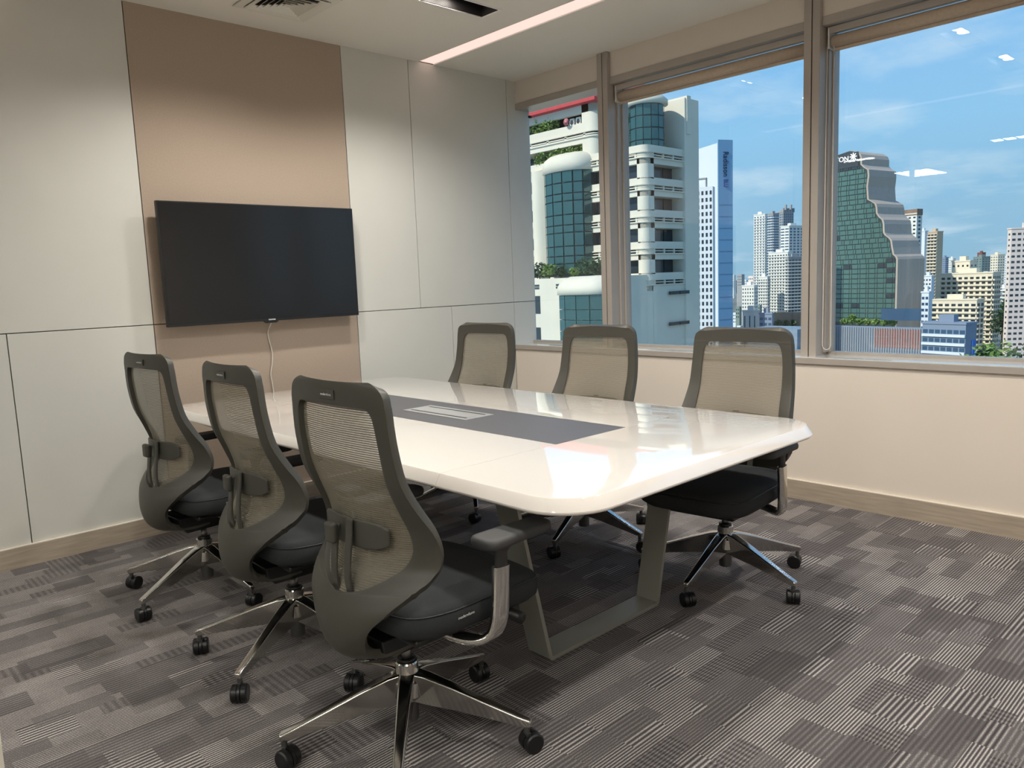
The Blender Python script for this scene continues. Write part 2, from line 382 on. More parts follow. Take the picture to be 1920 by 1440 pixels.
# ---------------------------------------------------------------- lamps of the room
M_strip = mat('strip_diffuser', srgb(120, 108, 102), .6, spec=.1, emit=srgb(255, 222, 210), estr=.98)
for (a, b_), s in ((S1, 'beside the windows'), (S2, 'beside the glass partition')):
    t = empty('ceiling_strip_light', ((a + b_) / 2, YB / 2, H)); tag(t, 'long recessed ceiling light strip glowing pinkish white, ' + s, 'ceiling light', 'recessed ceiling light strips')
    hw = (b_ - a) / 2
    BX('diffuser', -hw + .004, hw - .004, YB / 2 + .01, -YB / 2 - .0005, .006, .02, M_strip, t)
    for sx in (-1, 1): BX('trim', sx * hw - .004 if sx > 0 else -hw, hw if sx > 0 else -hw + .004, YB / 2 + .01, -YB / 2 - .0005, -.001, .03, M_white_pl, t)
M_trough = mat('trough_black', srgb(24, 20, 20), .6)
M_lamp = mat('downlight_lens', (1, .95, .86, 1), .3, emit=(1, .93, .82, 1), estr=60.0)
TL = ['above the screen end, window side', 'above the screen end, partition side', 'above the table near end, window side', 'above the table near end, partition side', 'nearest the doorway, window side', 'nearest the doorway, partition side']
def downlight(x, y, s):
    t = empty('downlight_trough', (x, y, H)); tag(t, 'black recessed twin downlight trough, ' + s, 'ceiling light', 'twin downlight troughs')
    bm = bmesh.new(); w, d, hgt = TW - .002, TD - .002, .108
    box(bm, -w, w, -d, d, hgt - .006, hgt)
    box(bm, -w, w, -d, -d + .004, .001, hgt - .006); box(bm, -w, w, d - .004, d, .001, hgt - .006)
    box(bm, -w, -w + .004, -d + .004, d - .004, .001, hgt - .006); box(bm, w - .004, w, -d + .004, d - .004, .001, hgt - .006)
    new_obj('trough', bm, M_trough, t)
    bm = bmesh.new(); e = .012
    for q in ((-w - e, w + e, d, d + e), (-w - e, w + e, -d - e, -d), (-w - e, -w, -d, d), (w, w + e, -d, d)): box(bm, *q, -.003, 0)
    new_obj('trim_ring', bm, M_white_pl, t)
    for sx in (-.052, .052):
        bm = bmesh.new(); cyl(bm, (sx, 0, .045), (sx, 0, .1), .049, .045, 'z', 24); lh = new_obj('lamp_head', bm, M_black_pl, t, True)
        bm = bmesh.new(); cyl(bm, (sx, 0, .0435), (sx, 0, .0449), .041, .041, 'z', 24); new_obj('lens', bm, M_lamp, t)
        ld = bpy.data.lights.new('downlight', 'SPOT'); ld.energy = 31.0; ld.color = (1.0, .965, .905); ld.spot_size = math.radians(142); ld.spot_blend = .62; ld.shadow_soft_size = .04
        lo = bpy.data.objects.new('spot', ld); COL.objects.link(lo); lo.parent = t; lo.location = (sx, 0, -.004)
    return t
for (x, y), s in zip(TROUGH, TL): downlight(x, y, s)
# four-way air diffuser
vt = empty('air_diffuser', (-2.02, -.478, H)); tag(vt, 'square white four-way air conditioning diffuser in the ceiling', 'vent')
M_vent = mat('vent_white', srgb(214, 210, 198), .5)
def sqring(bm, o_, i_, zo, zi, th=.004):
    A = [(-o_, -o_), (o_, -o_), (o_, o_), (-o_, o_)]; B = [(-i_, -i_), (i_, -i_), (i_, i_), (-i_, i_)]
    r1 = [bm.verts.new((x, y, zo)) for x, y in A]; r2 = [bm.verts.new((x, y, zi)) for x, y in B]
    r3 = [bm.verts.new((x, y, zi + th)) for x, y in B]; r4 = [bm.verts.new((x, y, zo + th)) for x, y in A]
    for p, q in ((r1, r2), (r2, r3), (r3, r4), (r4, r1)):
        for i in range(4): bm.faces.new((p[i], p[(i + 1) % 4], q[(i + 1) % 4], q[i]))
bm = bmesh.new(); sqring(bm, .207, .165, -.008, -.012); new_obj('frame', bm, M_vent, vt)
BX('throat', -.166, .166, -.166, .166, -.0035, -.0005, M_gasket, vt)
bm = bmesh.new(); sqring(bm, .165, .125, -.02, -.006); new_obj('frame_slope', bm, M_vent, vt)
for o_ in (.118, .092, .066, .04):
    bm = bmesh.new(); sqring(bm, o_, o_ - .017, -.021, -.006, .002); new_obj('louvre', bm, M_vent, vt)
BX('centre_plate', -.018, .018, -.018, .018, -.02, -.016, M_vent, vt)

# ---------------------------------------------------------------- television
tv = empty('television', (-2.061, -.10, 1.1325)); tag(tv, 'large black flat television mounted on the tan wall panel', 'television')
TWd, THt = .594, .668
BX('bezel', -TWd, TWd, 0, .03, 0, THt, M_tvbody, tv, .003)
BX('screen', -TWd + .007, TWd - .007, -.0012, .002, .014, THt - .007, M_tvscreen, tv)
BX('rear_housing', -.42, .42, .0305, .06, .06, .5, M_tvbody, tv, .006); BX('wall_bracket', -.2, .2, .0605, .0995, .2, .5, M_gap, tv)
bm = bmesh.new(); v = [(-.045, -.0), (.045, 0), (.03, -.012), (-.03, -.012)]
loft(bm, [[(x, .002, z) for x, z in v], [(x, .026, z) for x, z in v]]); lg = new_obj('logo_tab', bm, M_tvbody, tv)
BX('logo_bar', -.022, .022, -.003, -.0012, .004, .012, mat('logo_silver', srgb(225, 225, 222), .25, metal=.8), tv)
bm = bmesh.new(); tube(bm, cat([(-2.035, -.06, 1.15), (-2.037, -.03, 1.11), (-2.051, -.012, 1.058), (-2.040, -.010, .99), (-2.032, -.010, .932), (-2.038, -.010, .87), (-2.052, -.010, .809), (-2.046, -.010, .74), (-2.04, -.010, .6), (-2.05, -.010, .4), (-2.05, -.010, .2), (-2.05, -.022, .11)], 6), .0035, 8)
tag(new_obj('power_cable', bm, mat('cable_white', srgb(205, 198, 186), .5), None, True), 'thin pale cable hanging down the tan wall below the television', 'cable')

# ---------------------------------------------------------------- table
TX0, TX1, TY0, TY1 = -2.776, -1.322, -3.094, -.236
tb = empty('meeting_table', (-2.049, -1.665, 0)); tag(tb, 'long white glossy meeting table with dark grey centre inlay and splayed metal legs', 'table')
hx, hy = (TX1 - TX0) / 2, (TY1 - TY0) / 2
def rrect(hx, hy, r, z, n=12):
    out = []
    for cx, cy, a0 in ((hx - r, hy - r, 0), (-hx + r, hy - r, 90), (-hx + r, -hy + r, 180), (hx - r, -hy + r, 270)):
        for k in range(n + 1):
            a = math.radians(a0 + 90 * k / n); out.append((cx + r * math.cos(a), cy + r * math.sin(a), z))
    return out
def slab():
    bm = bmesh.new(); r = .17
    rings = [rrect(hx - .012, hy - .012, r - .012, .692), rrect(hx - .004, hy - .004, r - .004, .693), rrect(hx, hy, r, .698), rrect(hx, hy, r, .702), rrect(hx - .020, hy - .020, r - .02, .7325), rrect(hx - .0225, hy - .0225, r - .0225, .7345), rrect(hx - .026, hy - .026, r - .026, .735)]
    loft(bm, rings); bmesh.ops.recalc_face_normals(bm, faces=bm.faces[:]); return bm
YS0, YS1 = -2.545 + 1.665, -.785 + 1.665; IX = .193
def cutpiece(name, planes, m):
    bm = slab()
    for co, no in planes:
        res = bmesh.ops.bisect_plane(bm, geom=bm.verts[:] + bm.edges[:] + bm.faces[:], plane_co=co, plane_no=no, clear_outer=True)
        es = [e for e in res['geom_cut'] if isinstance(e, bmesh.types.BMEdge)]
        bmesh.ops.contextual_create(bm, geom=es)
    o = new_obj(name, bm, m, tb); 
    for f in o.data.polygons: f.use_smooth = True
    md = o.modifiers.new('es', 'EDGE_SPLIT'); md.split_angle = math.radians(25)
    return o
q = .0007
cutpiece('end_top', [((0, YS0 - q, 0), (0, 1, 0))], M_table); cutpiece('end_top', [((0, YS1 + q, 0), (0, -1, 0))], M_table)
for s in (-1, 1): cutpiece('side_top', [((0, YS0 + q, 0), (0, -1, 0)), ((0, YS1 - q, 0), (0, 1, 0)), ((s * (IX + q), 0, 0), (-s, 0, 0))], M_table)
BX('centre_inlay', -IX, IX, YS0 + q, YS1 - q, .70, .7352, M_inlay, tb)
pb = BX('power_box', .012 - .081, .012 + .081, -.243, .208, .7352, .7372, M_silver, tb, .0008)
for s in (-1, 1): BX('cable_slot', .012 + s * .052 - .006, .012 + s * .052 + .006, -.215, .18, .7372, .7376, M_black_pl, pb)
BX('flap', .012 - .04, .012 + .04, -.20, .165, .7372, .7378, M_silver, pb)
for yc in (-.885, .885):
    bm = bmesh.new(); t = .014
    zt = .690; fo = .313; sl = .233
    outer = [(-fo - sl * zt, zt), (-fo - .004, .01), (-fo + .006, 0), (fo - .006, 0), (fo + .004, .01), (fo + sl * zt, zt)]
    inner = [(fo + sl * zt - t * 1.03, zt), (fo - t * .8, t), (-fo + t * .8, t), (-fo - sl * zt + t * 1.03, zt)]
    lp = outer + inner
    vs0 = [bm.verts.new((x, yc - .052, z)) for x, z in lp]; vs1 = [bm.verts.new((x, yc + .052, z)) for x, z in lp]
    def seg(idx):
        bm.faces.new([vs0[i] for i in idx]); bm.faces.new([vs1[i] for i in idx[::-1]])
    seg([0, 1, 8, 9]); seg([1, 2, 3, 4, 7, 8]); seg([4, 5, 6, 7])
    n = len(lp)
    for i in range(n): j = (i + 1) % n; bm.faces.new((vs0[i], vs0[j], vs1[j], vs1[i]))
    bev(new_obj('leg_frame', bm, M_leg, tb), .0015)
BX('under_beam', -.04, .04, -.835, .835, .655, .6915, M_leg, tb)
for yc in (-.885, .885): BX('cross_plate', -.48, .48, yc - .06, yc + .06, .682, .6915, M_leg, tb)

# ---------------------------------------------------------------- chairs
ROWS = [  # xc, zc, w, xe, ze, wi
    (-.183, 1.066, .160, -.170, 1.064, .120), (-.184, 1.061, .190, -.168, 1.059, .124), (-.185, 1.050, .208, -.167, 1.048, .128), (-.186, 1.035, .217, -.166, 1.033, .132),
    (-.187, 1.015, .221, -.166, 1.013, .138), (-.187, 1.008, .222, -.165, 1.006, .150), (-.187, 1.000, .223, -.165, .999, .164), (-.187, .985, .224, -.164, .984, .174),
    (-.186, .955, .226, -.163, .955, .181), (-.180, .90, .230, -.158, .90, .186), (-.170, .82, .235, -.142, .82, .188), (-.156, .75, .243, -.107, .75, .191),
    (-.150, .69, .251, -.070, .69, .196), (-.152, .635, .257, -.052, .635, .197), (-.163, .585, .255, -.056, .592, .180), (-.174, .555, .249, -.074, .568, .150),
    (-.183, .532, .241, -.092, .55, .112), (-.188, .518, .233, -.106, .54, .078), (-.192, .509, .225, -.118, .53, .045), (-.195, .503, .219, -.128, .523, .016),
    (-.206, .479, .198, -.152, .501, .018), (-.218, .45, .172, -.174, .475, .020), (-.228, .40, .122, -.196, .428, .022), (-.216, .357, .092, -.188, .377, .022), (-.172, .326, .076, -.152, .337, .02),
    (-.09, .314, .070, -.08, .319, .02), (.0, .318, .070, .0, .322, .02)]
R0, R1 = 5, 19
def make_chair(name):
    root = empty(name)
    P = []; nsub = 3
    fine = cat(ROWS, nsub)
    ncI, ncO = 6, 5
    def row_pts(r, off=0.0, wadd=0.0):
        xc, zc, w, xe, ze, wi = r; wi = min(wi + wadd, w * .97); us = [wi * k / ncI for k in range(ncI + 1)] + [wi + (w - wi) * k / ncO for k in range(1, ncO + 1)]
        ys = [-u for u in us[::-1]] + us[1:]
        return [(xc + (xe - xc) * (y / w) ** 2 + off, y, zc + (ze - zc) * (y / w) ** 2) for y in ys]
    # frame
    bm = bmesh.new(); V = [[bm.verts.new(p) for p in row_pts(r)] for r in fine]; nc = len(V[0]); mid = ncO
    for i in range(len(V) - 1):
        for j in range(nc - 1):
            if R0 * nsub <= i < R1 * nsub and mid <= j < nc - 1 - mid: continue
            bm.faces.new((V[i][j], V[i][j + 1], V[i + 1][j + 1], V[i + 1][j]))
    fr = new_obj('back_frame', bm, M_frame, root, True)
    md = fr.modifiers.new('thick', 'SOLIDIFY'); md.thickness = .024; md.offset = 0.0; md.use_even_offset = True
    md = fr.modifiers.new('bev', 'BEVEL'); md.width = .006; md.segments = 3; md.limit_method = 'ANGLE'; md.angle_limit = math.radians(50)
    # mesh
    bm = bmesh.new(); rr = [row_pts(r, .004, .008)[mid:nc - mid] for r in fine[R0 * nsub - 1:R1 * nsub + 2]]; loft(bm, rr, closed=False); new_obj('back_mesh', bm, M_mesh, root, True)
    # label plate on the top bar (rear side)
    pl = BX('name_plate', -.2015, -.1985, -.035, .035, 1.022, 1.046, M_lumbar, fr, .001)
    text_mesh('lettering', 'modernform', .0098, .0003, M_letter, fr, Matrix(((0, 0, -1, -.2022), (-1, 0, 0, 0.0), (0, 1, 0, 1.034), (0, 0, 0, 1))))
    # lumbar support: pad, knob, two straps
    bm = bmesh.new(); rings = []
    for k in range(17):
        y = -.148 + .296 * k / 16; f_ = abs(y / .148); hgt = .037 * (1 - .45 * f_ ** 6); x = -.166 + 1.45 * y * y
        rings.append([(x - .004, y, .665 - hgt), (x + .004, y, .665 - hgt), (x + .004, y, .665 + hgt), (x - .004, y, .665 + hgt)])
    loft(bm, rings); bev(new_obj('lumbar_pad', bm, M_lumbar, root), .003)
    for s in (-1, 1):
        path = cat([(-.176, .705 if s < 0 else .68), (-.180, .66), (-.186, .62), (-.191, .58), (-.192, .54), (-.186, .50), (-.176, .45)], 4)
        bm = bmesh.new(); rg = []
        for x, z in path:
            yc = s * .032; rg.append([(x - .005, yc - .013, z), (x + .004, yc - .013, z), (x + .004, yc + .013, z), (x - .005, yc + .013, z)])
        loft(bm, rg); bev(new_obj('lumbar_strap', bm, M_lumbar, root), .003)
    BX('lumbar_knob', -.206, -.184, .032 - .021, .032 + .021, .632, .688, M_lumbar, root, .008)
    # seat
    def seat_ring(ix, iy, z, sag=0.0):
        out = []; n = 40
        for k in range(n):
            a = 2 * math.pi * k / n; c, s = math.cos(a), math.sin(a)
            e = 2 / 5.0
            x = .105 + (.255 - ix) * math.copysign(abs(c) ** e, c); y = (.252 - iy) * math.copysign(abs(s) ** e, s)
            t = max(0, (x - .2) / .16); out.append((x, y * (1 - .06 * max(0, -(x - .0)) / .15), z - .022 * t * t + sag))
        return out
    bm = bmesh.new(); loft(bm, [seat_ring(.06, .06, .386), seat_ring(.02, .018, .392), seat_ring(.004, .004, .408), seat_ring(0, 0, .43), seat_ring(.002, .002, .452), seat_ring(.010, .010, .468), seat_ring(.03, .03, .477), seat_ring(.09, .09, .480), seat_ring(.2, .2, .478)])
    st = new_obj('seat', bm, M_seat, root, True)
    bm = bmesh.new(); tube(bm, [(x, y, z) for x, y, z in seat_ring(.0035, .0035, .459)], .0022, 6, closed=True); new_obj('seat_piping', bm, M_black_pl, st, True)
    for s in (-1, 1): 
        if s < 0: text_mesh('seat_tag', 'modernform', .011, .0004, M_letter, st, Matrix(((1, 0, 0, .02), (0, 0, -1, -.2535), (0, 1, 0, .438), (0, 0, 0, 1))))
        else: text_mesh('seat_tag', 'modernform', .011, .0004, M_letter, st, Matrix(((-1, 0, 0, .02), (0, 0, 1, .2535), (0, 1, 0, .438), (0, 0, 0, 1))))
    BX('seat_pan', -.10, .33, -.19, .19, .366, .388, M_black_pl, root, .008)
    # mechanism
    bm = bmesh.new(); loft(bm, [[(x, y, .285) for x, y in ((-.09, -.045), (.08, -.045), (.08, .045), (-.09, .045))], [(x, y, .33) for x, y in ((-.13, -.08), (.16, -.08), (.16, .08), (-.13, .08))], [(x, y, .367) for x, y in ((-.14, -.09), (.18, -.09), (.18, .09), (-.14, .09))]])
    bev(new_obj('tilt_mechanism', bm, M_black_pl, root), .006)
    bm = bmesh.new(); cyl(bm, (.20, -.275, .375), (.20, -.10, .375), .017, .014, 'y', 16); new_obj('height_lever', bm, M_black_pl, root, True)
    # arms
    for s in (-1, 1):
        path = cat([(.02, .10, .362), (.035, .19, .355), (.06, .245, .352), (.088, .277, .368), (.103, .288, .405), (.110, .290, .46), (.116, .290, .555)], 5)
        bm = bmesh.new(); rg = []
        for i, p_ in enumerate(path):
            a = path[max(i - 1, 0)]; b_ = path[min(i + 1, len(path) - 1)]; t = Vector(b_ - a).normalized(); w = Vector((1, 0, 0)); w = (w - t * w.dot(t)).normalized(); nn = t.cross(w)
            ra = .020 + .008 * min(1, i / 20)
            rg.append([Vector(p_) + w * ra * math.copysign(abs(math.cos(k * math.pi / 12)) ** .7, math.cos(k * math.pi / 12)) + nn * .0135 * math.copysign(abs(math.sin(k * math.pi / 12)) ** .7, math.sin(k * math.pi / 12)) for k in range(24)])
        for r_ in rg:
            for v_ in r_: v_.y *= s
        loft(bm, rg); br_ = new_obj('arm_bracket', bm, M_chrome, root, True); md = br_.modifiers.new('es', 'EDGE_SPLIT'); md.split_angle = math.radians(50)
        bm = bmesh.new(); loft(bm, [circ((.116, s * .29, .54), .021, 'z', 16, .011), circ((.118, s * .29, .59), .021, 'z', 16, .011), circ((.13, s * .288, .612), .04, 'z', 16, .02), circ((.135, s * .288, .617), .05, 'z', 16, .026)]); new_obj('arm_post', bm, M_pad, br_, True)
        bm = bmesh.new()
        def pad_ring(ix, z):
            return [(.170 + (x + .0), s * .286 + y * (1.0 - .12 * (x / .125)), z) for x, y, _ in rrect(.125 - ix, .046 - ix, .03 - ix * .5, 0, 5)]
        loft(bm, [pad_ring(.012, .614), pad_ring(.002, .619), pad_ring(0, .626), pad_ring(0, .634), pad_ring(.003, .641), pad_ring(.010, .6445), pad_ring(.02, .645)])
        po = new_obj('arm_pad', bm, M_pad, br_, True)
    # column and star base
    bm = bmesh.new(); cyl(bm, (0, 0, .22), (0, 0, .29), .0145, .0145); new_obj('gas_piston', bm, M_steel, root, True)
    bm = bmesh.new(); loft(bm, [circ((0, 0, z), r_, 'z', 24) for z, r_ in ((.055, .024), (.057, .0265), (.15, .028))]); new_obj('gas_cylinder', bm, M_steel, root, True).modifiers.new('es', 'EDGE_SPLIT')
    BX_ = bmesh.new(); loft(BX_, [circ((0, 0, z), r_, 'z', 28) for z, r_ in ((.14, .05), (.18, .046), (.19, .036), (.194, .0335), (.232, .0335), (.236, .031))]); h_ = new_obj('hub', BX_, M_chrome, root, True); h_.modifiers.new('es', 'EDGE_SPLIT')
    bm = bmesh.new(); cyl(bm, (0, 0, .234), (0, 0, .246), .0285, .0265); new_obj('hub_collar', bm, M_black_pl, root, True)
    star = empty('star_base'); star.parent = root
    return root, star
def make_legs(root, ang):
    for k in range(5):
        a = ang + k * 2 * math.pi / 5; c, s = math.cos(a), math.sin(a)
        if not LEG_MESH:
            bm = bmesh.new(); secs = [(.02, .203, .118, .024), (.06, .196, .112, .0215), (.14, .171, .104, .0185), (.24, .135, .091, .0155), (.33, .104, .078, .0135), (.358, .095, .076, .0125), (.3655, .090, .078, .0095)]
            loft(bm, [[(r_, -w, zt), (r_, -w * .75, zb), (r_, w * .75, zb), (r_, w, zt), (r_, w * .7, zt + .0035), (r_, -w * .7, zt + .0035)] for r_, zt, zb, w in secs])
            o = new_obj('leg', bm, M_chrome, root); bev(o, .0022, 2, 25)
            LEG_MESH.append(o)
            bm = bmesh.new(); cyl(bm, (0, 0, .058), (0, 0, .0785), .0085, .0085, 'z', 14); box(bm, -.012, .012, -.006, .006, .045, .06); w_ = new_obj('caster_stem', bm, M_steel, None)
            bm = bmesh.new()
            for s_ in (-1, 1):
                y0, y1 = s_ * .005, s_ * .026
                loft(bm, [circ((.012, y, .0292), r_, 'y', 24) for y, r_ in ((y0, .026), (y0 + s_ * .002, .029), (y1 - s_ * .004, .029), (y1, .025))])
            hood = [circ((.012, y, .0292), .0295, 'y', 24) for y in (-.0045, .0045)]; loft(bm, hood)
            cw = new_obj('caster', bm, M_caster, None, True); cw.modifiers.new('es', 'EDGE_SPLIT')
            LEG_MESH.append(w_); LEG_MESH.append(cw); leg = o
        else:
            leg = LEG_MESH[0].copy(); COL.objects.link(leg); leg.parent = root
        leg.rotation_euler = (0, 0, a)
        if len(LEG_MESH) == 3: st_, cw_ = LEG_MESH[1], LEG_MESH[2]; LEG_MESH.append(True)
        else: st_, cw_ = LEG_MESH[1].copy(), LEG_MESH[2].copy(); COL.objects.link(st_); COL.objects.link(cw_)
        for o_ in (st_, cw_):
            o_.parent = leg; o_.location = (.352, 0, 0); o_.rotation_euler = (0, 0, random.uniform(-2.6, 2.6))
LEG_MESH = []
random.seed(5)
proto, star = make_chair('office_chair')
bpy.data.objects.remove(star)
CH = [((-2.957, -2.607), 1, 12.8, 'grey mesh-back swivel chair in the foreground, back turned, nearest the doorway'),
      ((-2.915, -1.856), -1, 67.3, 'grey mesh-back swivel chair with its back turned, middle of the near table side'),
      ((-2.906, -1.011), 4, 61.0, 'grey mesh-back swivel chair with its back turned, nearest the television wall'),
      ((-1.315, -2.646), 186, 42.3, 'grey mesh-back swivel chair facing us on the window side, at the near table end'),
      ((-1.295, -1.82), 185, 54.2, 'grey mesh-back swivel chair facing us on the window side, middle one'),
      ((-1.30, -.95), 185, 16.6, 'grey mesh-back swivel chair facing us, far corner between wall panels and window')]
roots = [proto] + [copy_tree(proto) for _ in range(5)]
for r_, ((x, y), yaw, ba, lab) in zip(roots, CH):
    r_.location = (x, y, 0); r_.rotation_euler = (0, 0, math.radians(yaw)); tag(r_, lab, 'chair', 'swivel chairs around the meeting table')
    make_legs(r_, math.radians(ba - yaw))
#CITY
# ---------------------------------------------------------------- the city outside
GZ = -55.0
M_ground = mat('city_ground', srgb(120, 124, 116), .9, noise=.35, nscale=.02)
tag(BX('ground', 20, 6000, -3500, 6000, GZ - 2, GZ, M_ground), kind='structure')
C_white = mat('city_white', srgb(222, 222, 216), .7, noise=.05, nscale=.05)
C_cool = mat('city_cool_white', srgb(214, 222, 228), .6, noise=.05, nscale=.05)
C_cream = mat('city_cream', srgb(226, 216, 194), .75, noise=.05, nscale=.08)
C_condo = mat('condo_render', srgb(214, 208, 192), .75, noise=.08, nscale=.35)
C_beige = mat('city_beige', srgb(196, 176, 150), .8, noise=.06, nscale=.05)
C_brown = mat('city_brown', srgb(140, 118, 102), .8, noise=.25, nscale=.2)
C_grey = mat('city_grey', srgb(150, 154, 158), .7, noise=.06, nscale=.05)
C_blue = mat('city_blue_grey', srgb(126, 142, 164), .6, noise=.06, nscale=.05)
C_deep = mat('blue_cladding', srgb(128, 172, 206), .55, spec=.3, noise=.05, nscale=.03)
C_pale = mat('pale_pink_wall', srgb(228, 214, 206), .7, noise=.06, nscale=.05)
C_green = mat('grey_green_wall', srgb(120, 138, 134), .7)
C_red = mat('red_tiles', srgb(190, 62, 66), .7, noise=.25, nscale=1.5, stretch=(1, 8, 1))
C_redb = mat('red_brown_cladding', srgb(132, 78, 70), .7)
C_win = mat('city_window', srgb(44, 54, 62), .15, spec=.6)
C_winb = mat('city_window_blue', srgb(56, 84, 112), .12, spec=.7)
C_teal = mat('teal_glass', srgb(58, 96, 96), .05, spec=.9, metal=.35)
C_pane = mat('hotel_pane', srgb(88, 120, 113), .12, spec=.8, metal=.2)
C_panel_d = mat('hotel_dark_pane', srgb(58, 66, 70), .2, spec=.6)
C_louvre = mat('grey_louvres', srgb(190, 176, 163), .6, noise=.30, nscale=.9, stretch=(6, 6, .02))
C_mull = mat('hotel_mullion', srgb(52, 66, 68), .5)
C_leaf = mat('leaves', srgb(126, 158, 78), .7, noise=.45, nscale=1.2)
C_leafd = mat('dark_leaves', srgb(52, 84, 48), .7, noise=.45, nscale=1.2)
C_bark = mat('bark', srgb(88, 74, 60), .9, noise=.3, nscale=5)
C_ac = mat('ac_white', srgb(224, 224, 220), .5)
rng = random.Random(11)

def leaf_cloud(bm, c, rx, ry, rz, n, s):
    for _ in range(n):
        while True:
            p = Vector((rng.uniform(-1, 1), rng.uniform(-1, 1), rng.uniform(-1, 1)))
            if .25 < p.length < 1: break
        o = Vector((c[0] + p.x * rx, c[1] + p.y * ry, c[2] + p.z * rz))
        d = Vector((rng.uniform(-1, 1), rng.uniform(-1, 1), rng.uniform(-.6, 1))).normalized(); e = d.cross(Vector((rng.uniform(-1, 1), rng.uniform(-1, 1), rng.uniform(-1, 1)))).normalized()
        k = s * rng.uniform(.6, 1.3)
        bm.faces.new([bm.verts.new(o + d * k), bm.verts.new(o + e * k * .45), bm.verts.new(o - d * k), bm.verts.new(o - e * k * .45)])
def tree(loc, h, r, label, m, n=260, group='trees in the city below'):
    t = empty('tree', loc); tag(t, label, 'tree', group)
    bm = bmesh.new(); tube(bm, [(0, 0, 0), (r * .05, 0, h * .5), (0, r * .04, h * .8)], max(.12, r * .07), 7); new_obj('trunk', bm, C_bark, t)
    bm = bmesh.new()
    for k in range(5):
        a = k * 2.4; leaf_cloud(bm, (math.cos(a) * r * .42, math.sin(a) * r * .42, h * (.66 + .07 * (k % 3))), r * .62, r * .62, h * .26, n // 5, r * .17)
    tag(new_obj('crown', bm, m, t), kind='stuff')
    return t
def shrub(loc, rx, ry, rz, label, m, n, s, group='roof garden shrubs'):
    t = empty('shrub', loc); tag(t, label, 'shrub', group)
    bm = bmesh.new(); leaf_cloud(bm, (0, 0, rz + s * .6), rx, ry, rz, n, s); tag(new_obj('foliage', bm, m, t), kind='stuff')
    bm = bmesh.new(); tube(bm, [(0, 0, 0), (0, 0, rz)], s * .3, 6); new_obj('stem', bm, C_bark, t); return t

def obox(bm, o, e, nrm, u0, u1, z0, z1, d0, d1):
    """box on a facade: o origin (x,y), e along the face, nrm outward"""
    P = lambda u, d, z: (o[0] + e[0] * u + nrm[0] * d, o[1] + e[1] * u + nrm[1] * d, z)
    v = [bm.verts.new(P(u, d, z)) for z in (z0, z1) for u, d in ((u0, d0), (u1, d0), (u1, d1), (u0, d1))]
    for f in ((0, 3, 2, 1), (4, 5, 6, 7), (0, 1, 5, 4), (1, 2, 6, 5), (2, 3, 7, 6), (3, 0, 4, 7)): bm.faces.new([v[i] for i in f])

def tower(name, label, pxL, pxC, pxR, ytop, D, phi=45, m=None, L=None, R=None, wm=None, group=None, cat='building', roof=True, bands=None, bm_mat=None, ybase=None):
    th = azim(pxC); c = np.array([math.cos(th), math.sin(th)]) * D + CAM[:2]
    aR = th - math.radians(90 - phi); aL = aR + math.pi / 2
    eR = np.array([math.cos(aR), math.sin(aR)]); eL = np.array([math.cos(aL), math.sin(aL)])
    ln = lambda px, al: -D * math.sin(th - azim(px)) / math.sin(al - azim(px))
    tR, tL = max(1.2, ln(pxR, aR)), max(1.2, ln(pxL, aL))
    zt = z_at(pxC, ytop, D); z0 = GZ if ybase is None else z_at(pxC, ybase, D)
    t = empty(name, (c[0], c[1], z0)); tag(t, label, cat, group)
    hgt = zt - z0; o = (0.0, 0.0)
    nR = -eL; nL = -eR
    bm = bmesh.new(); q = [(0, 0), tuple(eR * tR), tuple(eR * tR + eL * tL), tuple(eL * tL)]
    loft(bm, [[(x, y, 0) for x, y in q], [(x, y, hgt) for x, y in q]]); new_obj('wall', bm, m, t)
    if roof:
        bm = bmesh.new(); obox(bm, o, eR, nR, -.3, tR + .3, hgt, hgt + .8, -.3 - tL, .3); new_obj('parapet', bm, m, t)
        bm = bmesh.new(); obox(bm, o, eR, nR, tR * .3, tR * .7, hgt + .8, hgt + 3.5, -tL * .7, -tL * .35); new_obj('roof_plant', bm, m, t)
    bw = bmesh.new(); used = False; bb_ = bmesh.new(); usedb = False
    for spec, e, nn, ln_ in ((L, eL, nL, tL), (R, eR, nR, tR)):
        if not spec: continue
        nx, fl, fx, fy = spec[:4]; used = True; ny = max(1, int((hgt - 1.5) / fl)); ny = min(ny, int(spec[4]) if len(spec) > 4 else 60)
        for j in range(ny):
            zc = hgt - 1.2 - (j + .5) * fl
            for i in range(nx):
                uc = ln_ * (i + .5) / nx; hw = ln_ / nx * fx / 2
                obox(bw, o, e, nn, uc - hw, uc + hw, zc - fl * fy / 2, zc + fl * fy / 2, -.2, .06)
            if bands: usedb = True; obox(bb_, o, e, nn, 0, ln_, zc - fl * .5 - bands[0] / 2 + .2, zc - fl * .5 + bands[0] / 2 + .2, .0, bands[1])
    if used: tag(new_obj('windows', bw, wm or C_win, t), kind='stuff')
    else: bw.free()
    if usedb: tag(new_obj('balcony_slabs', bb_, bm_mat or m, t), kind='stuff')
    else: bb_.free()
    return t, c, eL, eR, tL, tR, zt

